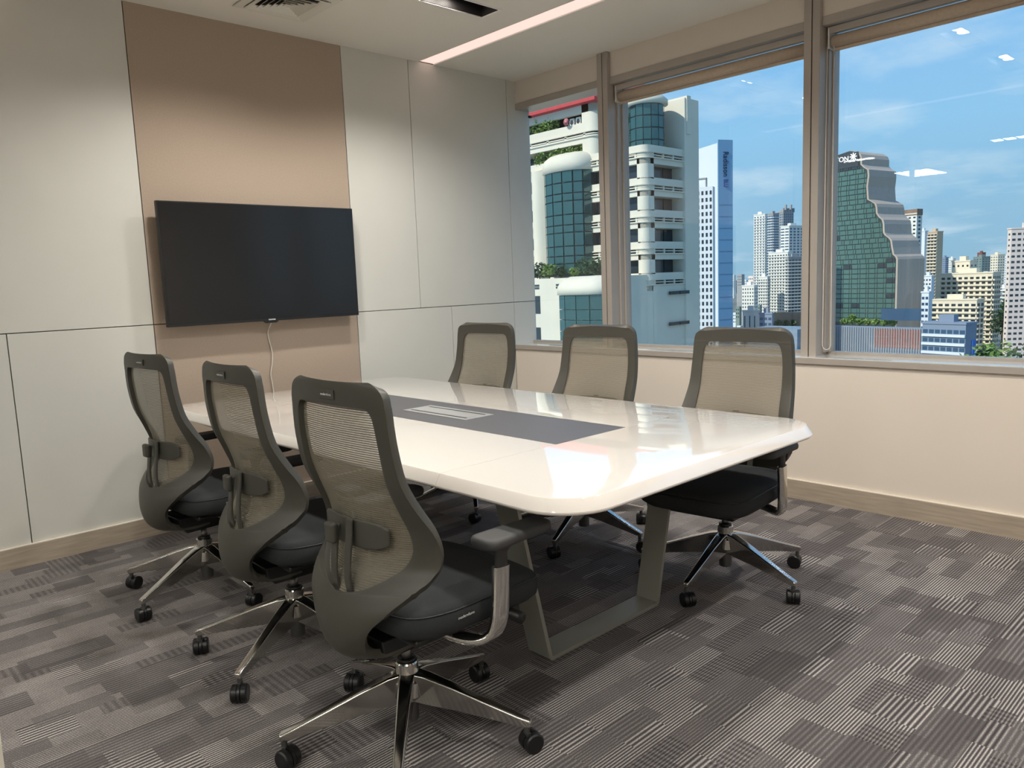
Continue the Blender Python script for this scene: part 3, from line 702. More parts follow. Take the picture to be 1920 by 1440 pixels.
# --- towers, left to right
G_C = None
t1 = tower('office_tower', 'white tower with a grid of small square dark windows beside the curved condominium', 1284, 1337, 1341, 349, 390, 78, C_cool, (7, 3.32, .5, .56), None, roof=False)
bm = bmesh.new()
for k in range(4): obox(bm, (0, 0), t1[2], -t1[3], 3 + k * 4, 3.5 + k * 4, t1[6] - GZ, t1[6] - GZ + 4.0, -2, 0)
obox(bm, (0, 0), t1[2], -t1[3], 3, 16, t1[6] - GZ + 3.6, t1[6] - GZ + 4.3, -2, .2); new_obj('roof_frame', bm, C_grey, t1[0])
t2 = tower('hotel_slab', 'slim slab hotel with white side and blue face carrying vertical lettering', 1300, 1346, 1374, 268, 460, 34, C_cool, None, None, roof=False)
_, c2, eL2, eR2, tL2, tR2, z2 = t2
bm = bmesh.new(); obox(bm, (0, 0), eR2, -eL2, .2, tR2 - .2, 0, z2 - GZ + 1.8, 0, .35); new_obj('blue_cladding', bm, C_deep, t2[0])
for k in range(24):
    zz = z2 - GZ - 34 - k * 6.5
    if zz > 2: bm = bmesh.new(); obox(bm, (0, 0), eR2, -eL2, .6, tR2 - .6, zz, zz + .25, .35, .45); new_obj('cladding_joint', bm, C_blue, t2[0])
M_navy = mat('navy_letters', srgb(30, 40, 78), .5); M_blu = mat('blue_letters', srgb(44, 70, 150), .5)
def face_text(root, body, size, mt, u, z, e, nrm, off, down=True, ext=.15, sx=1.0):
    ex = Vector((0, 0, -1)) if down else Vector((e[0], e[1], 0)); ey = Vector((e[0], e[1], 0)) if down else Vector((0, 0, 1)); ez = Vector((nrm[0], nrm[1], 0))
    mw = Matrix(((ex.x * sx, ey.x, ez.x, e[0] * u + nrm[0] * off), (ex.y * sx, ey.y, ez.y, e[1] * u + nrm[1] * off), (ex.z * sx, ey.z, ez.z, z), (0, 0, 0, 1)))
    return text_mesh('lettering', body, size, ext, mt, root, mw)
face_text(t2[0], 'Radisson', 5.0, M_navy, tR2 * .5, z2 - GZ - 11.5, eR2, -eL2, .55, sx=.78)
face_text(t2[0], 'BLU', 4.2, M_blu, tR2 * .5, z2 - GZ - 22.0, eR2, -eL2, .55, sx=.6)

CL = 'white apartment towers beyond the slab hotel'
tower('apartment_tower', 'tallest slim white apartment tower at the left of the white cluster', 1413, 1434, 1438, 402, 900, 70, C_white, (4, 3.0, .45, .5), (1, 3.0, .4, .4), C_winb, bands=(.5, .6), group=CL)
tower('apartment_tower', 'grey-blue balconied apartment tower just right of the tallest slim one', 1437, 1449, 1460, 401, 950, 45, C_grey, (3, 3.0, .7, .5), (3, 3.0, .7, .5), C_winb, bands=(.9, 1.0), bm_mat=C_cool, group=CL)
tc = tower('apartment_tower', 'apartment tower with spired stepped top at the back of the white cluster', 1450, 1468, 1487, 398, 1010, 45, C_grey, (5, 3.0, .6, .5), (5, 3.0, .6, .5), C_winb, group=CL)
bm = bmesh.new()
for k in range(5): obox(bm, (0, 0), tc[3], -tc[2], k * 4.2, k * 4.2 + 1.6, tc[6] - GZ, tc[6] - GZ + 5 + 4 * (k % 2), -3, 0)
new_obj('spires', bm, C_grey, tc[0])
tower('apartment_tower', 'white apartment tower with blue glass side at the right of the cluster', 1463, 1479, 1506, 424, 860, 52, C_white, (2, 3.0, .8, .42), (4, 3.0, .6, .6), C_winb, group=CL)
tower('apartment_tower', 'wide front apartment tower with cream end wall in the white cluster', 1441, 1477, 1486, 473, 820, 62, C_white, (7, 3.0, .6, .42), (3, 3.0, .5, .5), bands=(.7, .7), group=CL)
tower('apartment_tower', 'lower right wing of the front apartment tower, behind the mullion', 1472, 1478, 1508, 483, 785, 40, C_grey, (1, 3.0, .4, .5), (5, 3.0, .75, .45), bands=(.9, .8), bm_mat=C_white, group=CL)
tower('apartment_tower', 'short white apartment block at the left foot of the cluster', 1422, 1439, 1444, 520, 800, 60, C_white, (4, 3.0, .6, .4), (2, 3.0, .5, .5), bands=(.7, .7), group=CL)
tower('apartment_block', 'low white block with square windows left of the white cluster', 1391, 1414, 1421, 536, 700, 62, C_white, (5, 3.1, .42, .48), (2, 3.1, .4, .5))
tower('office_block', 'small pink-white block with dark vertical slots above the right-hand chair', 1392, 1420, 1425, 584, 500, 66, C_pale, (3, 30.0, .18, .9, 1), None)
tower('office_block', 'blue-grey low office next to the brown block', 1424, 1448, 1452, 589, 480, 64, C_blue, (3, 3.2, .7, .5), None, C_winb)
tj = tower('brown_block', 'low brown flat-roofed block with a hedge in front', 1452, 1500, 1512, 586, 430, 66, C_brown, None, None, roof=False)
zh = z_at(1478, 613, 428); bm = bmesh.new(); obox(bm, (0, 0), tj[2], -tj[3], 0, tj[4], 0, zh - GZ, 0, 6); new_obj('terrace', bm, C_grey, tj[0])
for k in range(3):
    p_ = tj[1] + tj[2] * tj[4] * (.15 + .3 * k) - tj[3] * 3.2
    shrub((p_[0], p_[1], zh + .05), 1.9, 1.9, 1.5, ['rightmost', 'middle', 'leftmost'][k] + ' bush of the hedge in front of the brown block', C_leafd, 120, .8, group='bushes of the hedge')
tower('flat_roof_block', 'flat pale blue-grey roof below the window behind the right-hand chair', 1400, 1496, 1540, 618, 150, 60, mat('blue_grey_roof', srgb(128, 146, 162), .7, noise=.15, nscale=.3), None, None, roof=False)

# --- stepped glass hotel
DH = 510.0; aH = math.radians(30); thH = azim(1683)
rt = np.array([math.sin(thH), -math.cos(thH)]); fw = np.array([math.cos(thH), math.sin(thH)])
eF = math.cos(aH) * rt - math.sin(aH) * fw; gF = math.cos(aH) * fw + math.sin(aH) * rt; nF = -gF
cH = fw * DH + CAM[:2]
ht = empty('glass_hotel', (cH[0], cH[1], GZ)); tag(ht, 'green glass hotel tower with wavy stepped grey side and rooftop lettering', 'building')
def uH(px): return -DH * math.sin(thH - azim(px)) / math.sin(math.atan2(eF[1], eF[0]) - azim(px))
def zH(px, py):
    u = uH(px); q_ = cH + eF * u - CAM[:2]; return z_at(px, py, float(np.hypot(*q_))) - GZ
prof_px = [(1683, 620), (1683, 486), (1681, 481), (1676, 477), (1673, 464), (1671, 451), (1667, 446), (1660, 441), (1657, 436), (1656, 420), (1654, 412), (1648, 407), (1643, 400), (1642, 388), (1640, 382), (1632, 377), (1626, 374), (1625, 362), (1624, 350), (1626, 330), (1625, 318), (1618, 314), (1612, 308), (1612, 296), (1609, 289), (1600, 284), (1592, 283)]
prof = [(uH(a), zH(a, b)) for a, b in prof_px]; prof[0] = (prof[0][0], 0.0)
uL = uH(1503); prof_full = prof + [(uL, zH(1503, 314)), (uL, 0.0)]
def PF(u, d, z): return (eF[0] * u + gF[0] * d, eF[1] * u + gF[1] * d, z)
DEP = 29.0
bm = bmesh.new(); v0 = [bm.verts.new(PF(u, 0, z)) for u, z in prof_full]; v1 = [bm.verts.new(PF(u, DEP, z)) for u, z in prof_full]
bm.faces.new(v0); bm.faces.new(v1[::-1])
n = len(v0)
for i in range(n - 3): bm.faces.new((v0[i], v0[i + 1], v1[i + 1], v1[i]))
for i in range(n - 3, n): bm.faces.new((v0[i], v0[(i + 1) % n], v1[(i + 1) % n], v1[i]))
new_obj('tower_body', bm, C_louvre, ht)
bm = bmesh.new(); loft(bm, [[PF(u - (1.1 if i < len(prof) else -.2), d, z) for i, (u, z) in enumerate(prof_full)] for d in (-.005, -.018)]); new_obj('curtain_wall', bm, C_mull, ht)
def edge_u(z):
    best = prof[0][0]
    for (a, za), (b_, zb) in zip(prof[:-1], prof[1:]):
        if min(za, zb) <= z <= max(za, zb): return a + (b_ - a) * (0 if zb == za else (z - za) / (zb - za))
    return best
fl = (zH(1620, 400) - zH(1620, 600)) / 21.5; zb0 = zH(1660, 607); rows = []
z = zb0; pw = 5.6; cnt = 0; ztop_glass = zH(1575, 330)
bm = bmesh.new(); obox(bm, (0, 0), eF, nF, uL + .2, min(edge_u(zb0 + 5), prof[0][0]) - .6, zb0 - 3, zb0, 0, .25); new_obj('base_band', bm, C_mull, ht)
protos = {}
panes = []
while z < zH(1592, 300):
    uR = edge_u(z + fl) - 1.2; u = uR
    while u - pw > uL:
        panes.append((u - pw, z)); u -= pw
    z += fl
def vis(p): return p[0] > uH(1556)
panes.sort(key=lambda p: (not vis(p), p[1] > ztop_glass))
def pane_mesh(m):
    bm = bmesh.new(); obox(bm, (0, 0), eF, nF, .25, 3.9, .45, fl - .1, .02, .3); obox(bm, (0, 0), eF, nF, 4.2, pw - .15, .45, fl - .1, .02, .3)
    return new_obj('pane', bm, m, ht)
pg = pane_mesh(C_pane); pdk = pane_mesh(C_panel_d); firstg = firstd = True
rest = bmesh.new(); hasrest = False
for k, (u, z) in enumerate(panes):
    dark = rng.random() < .07 or z > ztop_glass
    if k < 300:
        src, first = (pdk, firstd) if dark else (pg, firstg)
        o_ = src if first else src.copy()
        if not first: COL.objects.link(o_)
        if dark: firstd = False
        else: firstg = False
        o_.location = (eF[0] * u, eF[1] * u, z)
    else:
        hasrest = True; obox(rest, (eF[0] * u, eF[1] * u), eF, nF, .25, pw - .15, z + .45, z + fl - .1, .02, .3)
if hasrest: tag(new_obj('glazing', rest, C_pane, ht), kind='stuff')
else: rest.free()
M_sign = mat('sign_white', srgb(245, 245, 245), .4, emit=(1, 1, 1, 1), estr=.5)
M_signb = mat('sign_band', srgb(52, 60, 68), .5)
zs = zH(1575, 301)
bm = bmesh.new(); vv = []
uLs, uRs = uH(1504), uH(1606)
obox(bm, (0, 0), eF, nF, uLs, uRs, zs - 5.2, zs + 3.6, .3, .5); new_obj('sign_band', bm, M_signb, ht)
face_text(ht, 'HILTON', 4.2, M_sign, uH(1568), zs + .2, eF, nF, .7, down=False)
bm = bmesh.new()
for k in range(4):
    a = k * math.pi / 4; c_, s_ = math.cos(a), math.sin(a); r_, w_ = 2.3, .28
    q_ = [(-r_ * c_ - w_ * s_, -r_ * s_ + w_ * c_), (-r_ * c_ + w_ * s_, -r_ * s_ - w_ * c_), (r_ * c_ + w_ * s_, r_ * s_ - w_ * c_), (r_ * c_ - w_ * s_, r_ * s_ + w_ * c_)]
    U0 = uH(1597)
    loft(bm, [[(eF[0] * (U0 + x) + nF[0] * d, eF[1] * (U0 + x) + nF[1] * d, zs + 1.0 + y) for x, y in q_] for d in (.6, .8)])
new_obj('star_emblem', bm, M_sign, ht)
# podium and garden
pd = tower('hotel_podium', 'blue-grey and red-striped hotel podium below the glass tower', 1530, 1735, 1742, 615, 430, 62, C_blue, None, None, roof=False)
_, cp, eLp, eRp, tLp, tRp, zp = pd
bm = bmesh.new()
for k in range(46):
    u = k * tLp / 46; obox(bm, (0, 0), eLp, -eRp, u, u + tLp / 46 * .35, 4, zp - GZ - .5, 0, .5)
    if 3 <= k % 23 <= 9: pass
tag(new_obj('fins', bm, C_grey, pd[0]), kind='stuff')
bm = bmesh.new(); obox(bm, (0, 0), eLp, -eRp, tLp * .02, tLp * .42, 16, zp - GZ - 1, 0, .3); new_obj('red_cladding', bm, C_redb, pd[0])
bm = bmesh.new(); obox(bm, (0, 0), eLp, -eRp, tLp * .02, tLp * .36, 30, 36, .3, .6); new_obj('window_band', bm, C_winb, pd[0])
for k in range(7):
    f_ = .30 + k * .075; p_ = cp + eLp * tLp * f_ + eRp * 4
    shrub((p_[0], p_[1], zp + .05), 2.0, 2.0, 1.6 + 1.4 * (k == 5), ['rounded', 'low', 'spreading', 'bright', 'loose', 'tall domed', 'small dark'][k] + ' green shrub on the hotel podium garden', C_leaf, 140, .9, group='podium garden shrubs')

# --- right of the hotel
tk = tower('apartment_tower', 'white tower with brown slatted crown peeping out right of the glass hotel', 1690, 1716, 1726, 401, 720, 55, C_white, (3, 3.2, .5, .4), (1, 3.2, .4, .5))
bm = bmesh.new(); obox(bm, (0, 0), tk[3], -tk[2], -.2, tk[5], tk[6] - GZ - 1, tk[6] - GZ + 4, -tk[4], .4); new_obj('crown', bm, C_brown, tk[0])
tower('apartment_tower', 'pale slim slab directly left of the tan tower', 1722, 1732, 1738, 434, 905, 50, C_cool, None, None)
tower('apartment_tower', 'tan tower with rounded balconies and grey side', 1737, 1755, 1766, 435, 880, 55, C_beige, (3, 3.2, .75, .45), None, bands=(1.0, 1.0), bm_mat=C_cream)
tower('apartment_block', 'light blue low block left of the cream apartments', 1730, 1747, 1753, 518, 690, 60, C_cool, (3, 3.2, .55, .4), None)
tower('apartment_block', 'small blue-white block at the right edge of the glass hotel', 1729, 1743, 1750, 549, 470, 60, C_cool, (2, 3.2, .7, .45), None, C_winb)
CC = 'cream apartment building tiers'
tower('cream_apartments', 'broad cream apartment building with balcony rows, main tier', 1764, 1862, 1877, 512, 570, 68, C_cream, (9, 3.1, .6, .45), (4, 3.1, .6, .55), bands=(1.0, 1.1), group=CC)
tower('cream_apartments', 'topmost small cream tier of the balconied apartment building', 1784, 1818, 1832, 490, 585, 62, C_cream, (4, 3.1, .4, .4), (2, 3.1, .4, .4), group=CC, ybase=510)
tower('cream_apartments', 'front lower cream wing of the balconied apartment building', 1748, 1834, 1848, 563, 520, 68, C_cream, (7, 3.1, .65, .45), (2, 3.1, .6, .6), bands=(.9, .9), group=CC)
tn = tower('office_building', 'blue-grey office building with banded windows and a blue side sign, low right', 1733, 1815, 1836, 609, 330, 60, C_blue, (7, 3.3, .8, .45), None, C_winb, bands=(1.0, .6), bm_mat=C_cool)
bm = bmesh.new(); obox(bm, (0, 0), tn[3], -tn[2], tn[5] * .55, tn[5] * .85, tn[6] - GZ - 26, tn[6] - GZ - 6, 0, .5); new_obj('side_sign', bm, mat('sign_blue', srgb(40, 110, 200), .5), tn[0])
tower('pink_white_tower', 'tall pink-white apartment tower cut by the right edge of the photo', 1886, 1893, 1975, 430, 520, 30, C_pale, (1, 3.1, .35, .35), (8, 3.1, .6, .4))
FAR = 'hazy towers on the far skyline'
for (a, b_, c_, y, D_, m_, lab) in [(1824, 1840, 1857, 482, 1300, C_green, 'wide grey-green far tower behind the cream apartments'), (1856, 1870, 1883, 478, 1220, C_cream, 'cream far tower with stepped top left of the pink-white tower'), (1778, 1786, 1791, 485, 1400, C_white, 'narrow bright white far tower right of the tan tower'), (1764, 1772, 1778, 483, 1500, C_blue, 'narrow blue-grey far tower beside the tan tower'), (1831, 1840, 1847, 474, 1650, C_redb, 'reddish far tower peeping over the grey-green one'), (1881, 1888, 1894, 481, 1380, C_cool, 'thin pale far tower against the pink-white tower'), (1796, 1804, 1812, 494, 1900, C_blue, 'bluish distant tower between the tan and grey-green towers')]:
    tower('far_tower', lab, a, b_, c_, y, D_, 45, m_, (3, 3.5, .5, .4), (3, 3.5, .5, .4), C_winb, group=FAR)
tower('apartment_block', 'white banded block between cream apartments and pink-white tower', 1873, 1888, 1896, 541, 800, 55, C_white, (2, 3.4, .9, .4), (2, 3.4, .9, .4), bands=(.9, .6))
LOWP = []
for k in range(46):
    px = rng.choice([rng.uniform(1374, 1420), rng.uniform(1374, 1415), rng.uniform(1765, 1900)]); D_ = rng.uniform(900, 2600)
    y = 517 + rng.uniform(-4, 14) if px < 1500 else 505 + rng.uniform(-2, 12)
    w_ = rng.uniform(3, 9) * 1000 / D_ + 3
    q_ = (math.cos(azim(px)) * D_, math.sin(azim(px)) * D_)
    if any(math.hypot(q_[0] - a[0], q_[1] - a[1]) < 75 for a in LOWP): continue
    LOWP.append(q_)
    tower('low_building', 'low pale building far off among the distant rooftops', px - w_, px, px + w_ * .6, y, D_, rng.uniform(35, 65), rng.choice([C_white, C_cool, C_pale, C_grey]), (3, 4.0, .5, .4, 4), None, C_winb, group='distant rooftops', roof=False)
for k in range(16):
    px = rng.uniform(1376, 1425) ; D_ = rng.uniform(520, 800); y = 512 + 55 * 1441 / D_ * rng.uniform(.55, .85)
    q_ = (math.cos(azim(px)) * D_, math.sin(azim(px)) * D_)
    if any(math.hypot(q_[0] - a[0], q_[1] - a[1]) < 22 for a in LOWP): continue
    LOWP.append(q_)
    tower('low_house', 'low white house among the rooftops between slab hotel and white cluster', px - 7, px, px + 4, y, D_, rng.uniform(40, 65), rng.choice([C_white, C_pale, C_cool, C_green]), (2, 3.2, .5, .4, 3), None, group='houses below the white cluster', roof=False)
for k, (px, y, D_, h_, r_, lab) in enumerate([(1822, 668, 300, 12, 5, 'leftmost round tree below the blue-grey office'), (1848, 664, 350, 13, 6, 'second tree from the office, at the lower window edge'), (1876, 660, 280, 15, 6, 'taller dark tree left of the pink-white tower foot'), (1905, 664, 300, 13, 6, 'rightmost tree at the lower corner of the window'), (1886, 572, 600, 20, 9, 'dark tree between the cream apartments and the pink-white tower'), (1884, 590, 560, 16, 8, 'lower tree between the cream apartments and the pink-white tower'), (1862, 652, 410, 12, 6, 'small tree behind the row at the window edge')]):
    th = azim(px); p_ = CAM[:2] + np.array([math.cos(th), math.sin(th)]) * D_; zt_ = z_at(px, y - 12, D_)
    tree((p_[0], p_[1], GZ), max(h_, zt_ - GZ), r_, lab, C_leafd if k % 2 else C_leaf, 420)

# --- near condominium
XC = 57.5
zc = lambda py: hitx(1212, py, XC)[2]
YC = hitx(1212, 400, XC)[1]; YF = YC + 34
xr = lambda px: hity(px, 400, YC)[0]
XE = xr(1281); XW = xr(1307)
cd = empty('condominium', (XC, YC, GZ)); tag(cd, 'large cream condominium with rounded balconies, glass bay and red roof close outside', 'building')
def loc3(p): return (p[0] - XC, p[1] - YC, p[2] - GZ)
def path(yfar, ycor, xend, rad, off):
    pts = [(XC - off, yfar)]
    for k in range(9):
        a = math.pi + (math.pi / 2) * k / 8; pts.append((XC + rad + (rad + off) * math.cos(a), ycor + rad + (rad + off) * math.sin(a)))
    pts.append((xend, ycor - off)); return pts
def band(name, z0, z1, out, inn, m=C_condo, yfar=None, ycor=None, xend=None, rad=.75):
    a = path(yfar or YF, ycor or YC, xend or XE, rad, out); b_ = path(yfar or YF, ycor or YC, xend or XE, rad, inn); bm = bmesh.new()
    loft(bm, [[loc3((ax, ay, z0)), loc3((bx_, by_, z0)), loc3((bx_, by_, z1)), loc3((ax, ay, z1))] for (ax, ay), (bx_, by_) in zip(a, b_)])
    return new_obj(name, bm, m, cd)
def cbox(name, x0, x1, y0, y1, z0, z1, m, bevel=0): return BX(name, x0 - XC, x1 - XC, y0 - YC, y1 - YC, z0 - GZ, z1 - GZ, m, cd, bevel)
dz = (zc(269) - zc(512)) / 4; ZD = zc(269)
cbox('core', XC + 1.6, XE + 1, YC + 2.2, YF, GZ, ZD - .3, C_condo)
cbox('end_wall', XE, XW, YC - .3, YC + 14, GZ, hity(1300, 188, YC)[2], C_condo, .1)
for k in range(5):
    zt = ZD - k * dz
    band('balcony_parapet', zt - .20 * dz, zt, 0, -.18); band('moulding', zt - .235 * dz, zt - .20 * dz, .16, -.18); band('rail', zt - .315 * dz, zt - .285 * dz, .04, -.12)
    band('moulding', zt - .405 * dz, zt - .37 * dz, .16, -.18); band('floor_slab', zt - .575 * dz, zt - .405 * dz, 0, -2.3)
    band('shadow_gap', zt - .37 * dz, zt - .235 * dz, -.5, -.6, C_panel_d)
    for i in range(4): u = xr(1226) + (XE - xr(1226)) * i / 3; cbox('rail_post', u - .1, u + .1, YC - .03, YC + .12, zt - .37 * dz, zt - .235 * dz, C_condo)
    for i in range(9): u = YC + 1.2 + i * 2.4; cbox('rail_post', XC - .03, XC + .12, u - .1, u + .1, zt - .37 * dz, zt - .235 * dz, C_condo)
    zw0, zw1 = zt - dz, zt - .575 * dz
    if k == 4: zw0 = zw1 - .02
    # corner column and windows behind
    bm = bmesh.new(); a = [(XC, YC + 1.05)] + path(0, YC, 0, .75, 0)[1:-1] + [(XC + 1.3, YC), (XC + 1.3, YC + .5), (XC + .5, YC + 1.05)]
    loft(bm, [[loc3((x, y, z)) for x, y in a] for z in (zt - .575 * dz - (dz * .46 if k < 4 else 18), zt - .235 * dz)]); new_obj('corner_column', bm, C_condo, cd)
    if k < 4:
        for i in range(3): u0 = XC + 1.3 + (XE - XC - 1.3) * i / 3; cbox('window', u0 + .06, u0 + (XE - XC - 1.3) / 3 - .06, YC + 1.3, YC + 1.4, zt - 1.0 * dz, zt - .575 * dz, C_win)
        for i in range(9): u0 = YC + 1.0 + i * 1.9; cbox('window', XC + .7, XC + .8, u0 + .06, u0 + 1.84, zt - 1.0 * dz, zt - .575 * dz, C_win)
# plain wall below the lowest balcony on the right facade with two slot windows
cbox('lower_wall', XC + .9, XE + .2, YC - .05, YC + 1, GZ, zc(534), C_condo)
for yy in (548, 605):
    z0, z1 = hity(1275, yy + 3, YC)[2], hity(1275, yy - 3, YC)[2]
    xa, xb = hity(1256, yy, YC - .3)[0], hity(1292, yy, YC - .3)[0]
    cbox('slot_window', xa, (xa + xb) / 2 - .05, YC - .36, YC - .2, z0, z1, C_win); cbox('slot_window', (xa + xb) / 2 + .05, xb, YC - .36, YC - .2, z0, z1, C_win)
for k in range(2):
    zt = zc(534) - k * dz
    cbox('balcony_parapet', XC, XC + .2, YC + 1.5, YF, zt - .25 * dz, zt, C_condo); cbox('balcony_parapet', XC, XC + .2, YC + 1.5, YF, zt - .62 * dz, zt - .33 * dz, C_condo)
    cbox('window', XC + .9, XC + 1.0, YC + 1.6, YC + 8, zt - 1.0 * dz, zt - .62 * dz, C_win)
cbox('lower_core', XC + 1.1, XC + 3, YC + 1.2, YF, GZ, zc(530), C_condo)
# roof terrace: glass drum with cap, slanting wall, red roof
pa, pb_ = hitx(1174, 230, XC + 2.5), hitx(1233, 230, XC + 2.5); rc = abs(pa[1] - pb_[1]) / 2 * .92; ctr = (XC + 2.6 + rc * .4, (pa[1] + pb_[1]) / 2)
zd0, zd1 = ZD - .4, hitx(1205, 189, XC + 1)[2]
NP = 14
for i in range(NP):
    a0, a1 = 2 * math.pi * i / NP, 2 * math.pi * (i + 1) / NP
    if math.cos((a0 + a1) / 2) > .55: continue
    for j in range(4):
        z0, z1 = zd0 + (zd1 - zd0) * j / 4 + .07, zd0 + (zd1 - zd0) * (j + 1) / 4 - .07
        pts = [(ctr[0] + r_ * math.cos(a), ctr[1] + r_ * math.sin(a)) for r_ in (rc, rc - .08) for a in (a0 + .02, a1 - .02)]
        bm = bmesh.new(); loft(bm, [[loc3((*pts[q_], z)) for q_ in (0, 1, 3, 2)] for z in (z0, z1)]); new_obj('drum_pane', bm, C_teal, cd)
bm = bmesh.new(); loft(bm, [[loc3(q_) for q_ in circ((*ctr, z), r_, 'z', 40)] for z, r_ in ((zd0, rc - .1), (zd1, rc - .1))]); new_obj('drum_core', bm, C_mull, cd)
bm = bmesh.new(); loft(bm, [[loc3(q_) for q_ in circ((*ctr, z), r_, 'z', 40)] for z, r_ in ((zd1, rc + .35), (zd1 + .45, rc + .35), (zd1 + .95, rc - .2), (zd1 + 1.2, rc - 1))]); new_obj('drum_cap', bm, C_condo, cd, True)
q1 = hity(1236, 222, YC + 3.2); q2 = (XE + .3, YC + .2)
zu0, zu1 = hity(1290, 256, YC + .5)[2], hity(1290, 186, YC + .5)[2]
e_ = np.array([q2[0] - q1[0], q2[1] - q1[1]]); ll = np.hypot(*e_); e_ = e_ / ll; n_ = np.array([e_[1], -e_[0]])
bm = bmesh.new(); obox(bm, (q1[0] - XC, q1[1] - YC), e_, n_, -2, ll + .6, zu0 - GZ, zu1 - GZ, -.6, 0); new_obj('slanting_wall', bm, C_condo, cd)
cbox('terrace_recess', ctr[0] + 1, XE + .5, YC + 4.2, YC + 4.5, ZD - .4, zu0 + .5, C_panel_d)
ycu = hitx(1118, 240, XC)[1]; zq = lambda py: hitx(1110, py, XC)[2]
zr0 = zq(192)
bm = bmesh.new(); A = [(XC - .9, ycu - .6), (XC - .9, YF), (XC + 16, YF), (XC + 16, ycu - .6)]; B = [(XC + 6, ycu + 5), (XC + 6, YF - 2), (XC + 9, YF - 2), (XC + 9, ycu + 5)]
loft(bm, [[loc3((x, y, zr0)) for x, y in A], [loc3((x, y, zr0 + .3)) for x, y in A], [loc3((x, y, zr0 + 5.2)) for x, y in B]]); new_obj('tiled_roof', bm, C_red, cd)
bm = bmesh.new(); A = [(XC + 5, YC + 5), (XC + 5, ycu + 2), (XC + 13, ycu + 2), (XC + 13, YC + 5)]; B = [(XC + 8, YC + 8.0), (XC + 8, ycu), (XC + 9, ycu), (XC + 9, YC + 8.0)]
loft(bm, [[loc3((x, y, zu1 - .2)) for x, y in A], [loc3((x, y, zu1 + 2.6)) for x, y in B]]); new_obj('tiled_roof', bm, C_red, cd)
XU = XC + 12
U = dict(yfar=YF, ycor=ycu, xend=XU, rad=1.0)
band('penthouse_fascia', zq(207), zq(192), 0, -.5, **U); band('penthouse_parapet', zq(242), zq(226), 0, -.3, **U); band('moulding', zq(245), zq(242), .15, -.3, **U)
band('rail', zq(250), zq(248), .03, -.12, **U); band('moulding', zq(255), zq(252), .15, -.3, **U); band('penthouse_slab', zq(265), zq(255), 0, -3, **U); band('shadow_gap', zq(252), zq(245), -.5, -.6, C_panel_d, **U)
for py0, py1 in ((226, 192), (290, 265)):
    bm = bmesh.new(); a = [(XC, ycu + 1.9)] + path(0, ycu, 0, 1.0, 0)[1:-1] + [(XC + 2, ycu), (XC + 2, ycu + .6), (XC + .6, ycu + 1.9)]
    loft(bm, [[loc3((x, y, z)) for x, y in a] for z in (zq(py0), zq(py1))]); new_obj('corner_column', bm, C_condo, cd)
cbox('penthouse_core', XC + 2.6, XU, ycu + 2.4, YF, ZD, zq(195), C_panel_d)
for i in range(9): u = ycu + 1.6 + i * 2.6; cbox('rail_post', XC - .03, XC + .15, u - .14, u + .14, zq(252), zq(245), C_condo)
# bay of glass with domed cap, white pier beside it
ya, yb = hitx(1110, 400, XC)[1], hitx(1031, 400, XC)[1]; ym = (ya + yb) / 2; hb = (yb - ya) / 2
zbt, zbb = hitx(1070, 324, XC)[2], hitx(1070, 512, XC)[2]
rz = [324, 346, 366, 380, 405, 424, 438, 463, 481, 495, 511]
NB = 7
bay = [(XC - 1.9 * math.sin(math.pi * (i / NB)) ** .8, ym - hb * math.cos(math.pi * i / NB)) for i in range(NB + 1)]
for i in range(NB):
    p0, p1 = np.array(bay[i]), np.array(bay[i + 1]); d = (p1 - p0) / np.hypot(*(p1 - p0)); nn = np.array([-d[1], d[0]])
    for j in range(len(rz) - 1):
        z1, z0 = hitx(1070, rz[j], XC)[2] - .06, hitx(1070, rz[j + 1], XC)[2] + .06
        a_, b_ = p0 + d * .06, p1 - d * .06
        bm = bmesh.new(); loft(bm, [[loc3((*a_, z)), loc3((*b_, z)), loc3((*(b_ - nn * -.08), z)), loc3((*(a_ - nn * -.08), z))] for z in (z0, z1)]); new_obj('bay_pane', bm, C_teal, cd)
bm = bmesh.new(); loft(bm, [[loc3((XC + 1.2 + (x - XC - 1.2) * .965, ym + (y - ym) * .965, z)) for x, y in bay + [(XC + 1.2, yb), (XC + 1.2, ya)]] for z in (zbb, zbt)]); new_obj('bay_core', bm, C_mull, cd)
def dome(px, y_top, y_mid, y_bot, bay_, ymm, x0, name):
    bm = bmesh.new(); rg = []
    zt_, zm_, zb_ = hitx(px, y_top, x0)[2], hitx(px, y_mid, x0)[2], hitx(px, y_bot, x0)[2]
    for z, k in ((zb_, 1.10), (zm_, 1.08), (zm_ + (zt_ - zm_) * .45, .98), (zm_ + (zt_ - zm_) * .8, .80), (zt_, .58)):
        rg.append([loc3((x0 + .8 + (x - x0 - .8) * k, ymm + (y - ymm) * (k ** .6), z)) for x, y in bay_ + [(x0 + .8, bay_[-1][1]), (x0 + .8, bay_[0][1])]])
    loft(bm, rg); return new_obj(name, bm, C_condo, cd, True)
dome(1070, 288, 306, 324, bay, ym, XC, 'bay_dome')
yp0, yp1 = hitx(1030, 420, XC)[1], hitx(1006, 420, XC)[1]
bm = bmesh.new(); pts = [(XC + .8, yp0 - .1), (XC - .5, yp0 + .1)] + [(XC - .5 - .5 * math.sin(math.pi * k / 8), yp0 + .1 + (yp1 - yp0) * k / 8) for k in range(1, 8)] + [(XC - .5, yp1), (XC + .8, yp1)]
loft(bm, [[loc3((x, y, z)) for x, y in pts] for z in (hitx(1018, 512, XC)[2], hitx(1018, 322, XC)[2])]); new_obj('white_pier', bm, C_condo, cd, True).modifiers.new('es', 'EDGE_SPLIT')
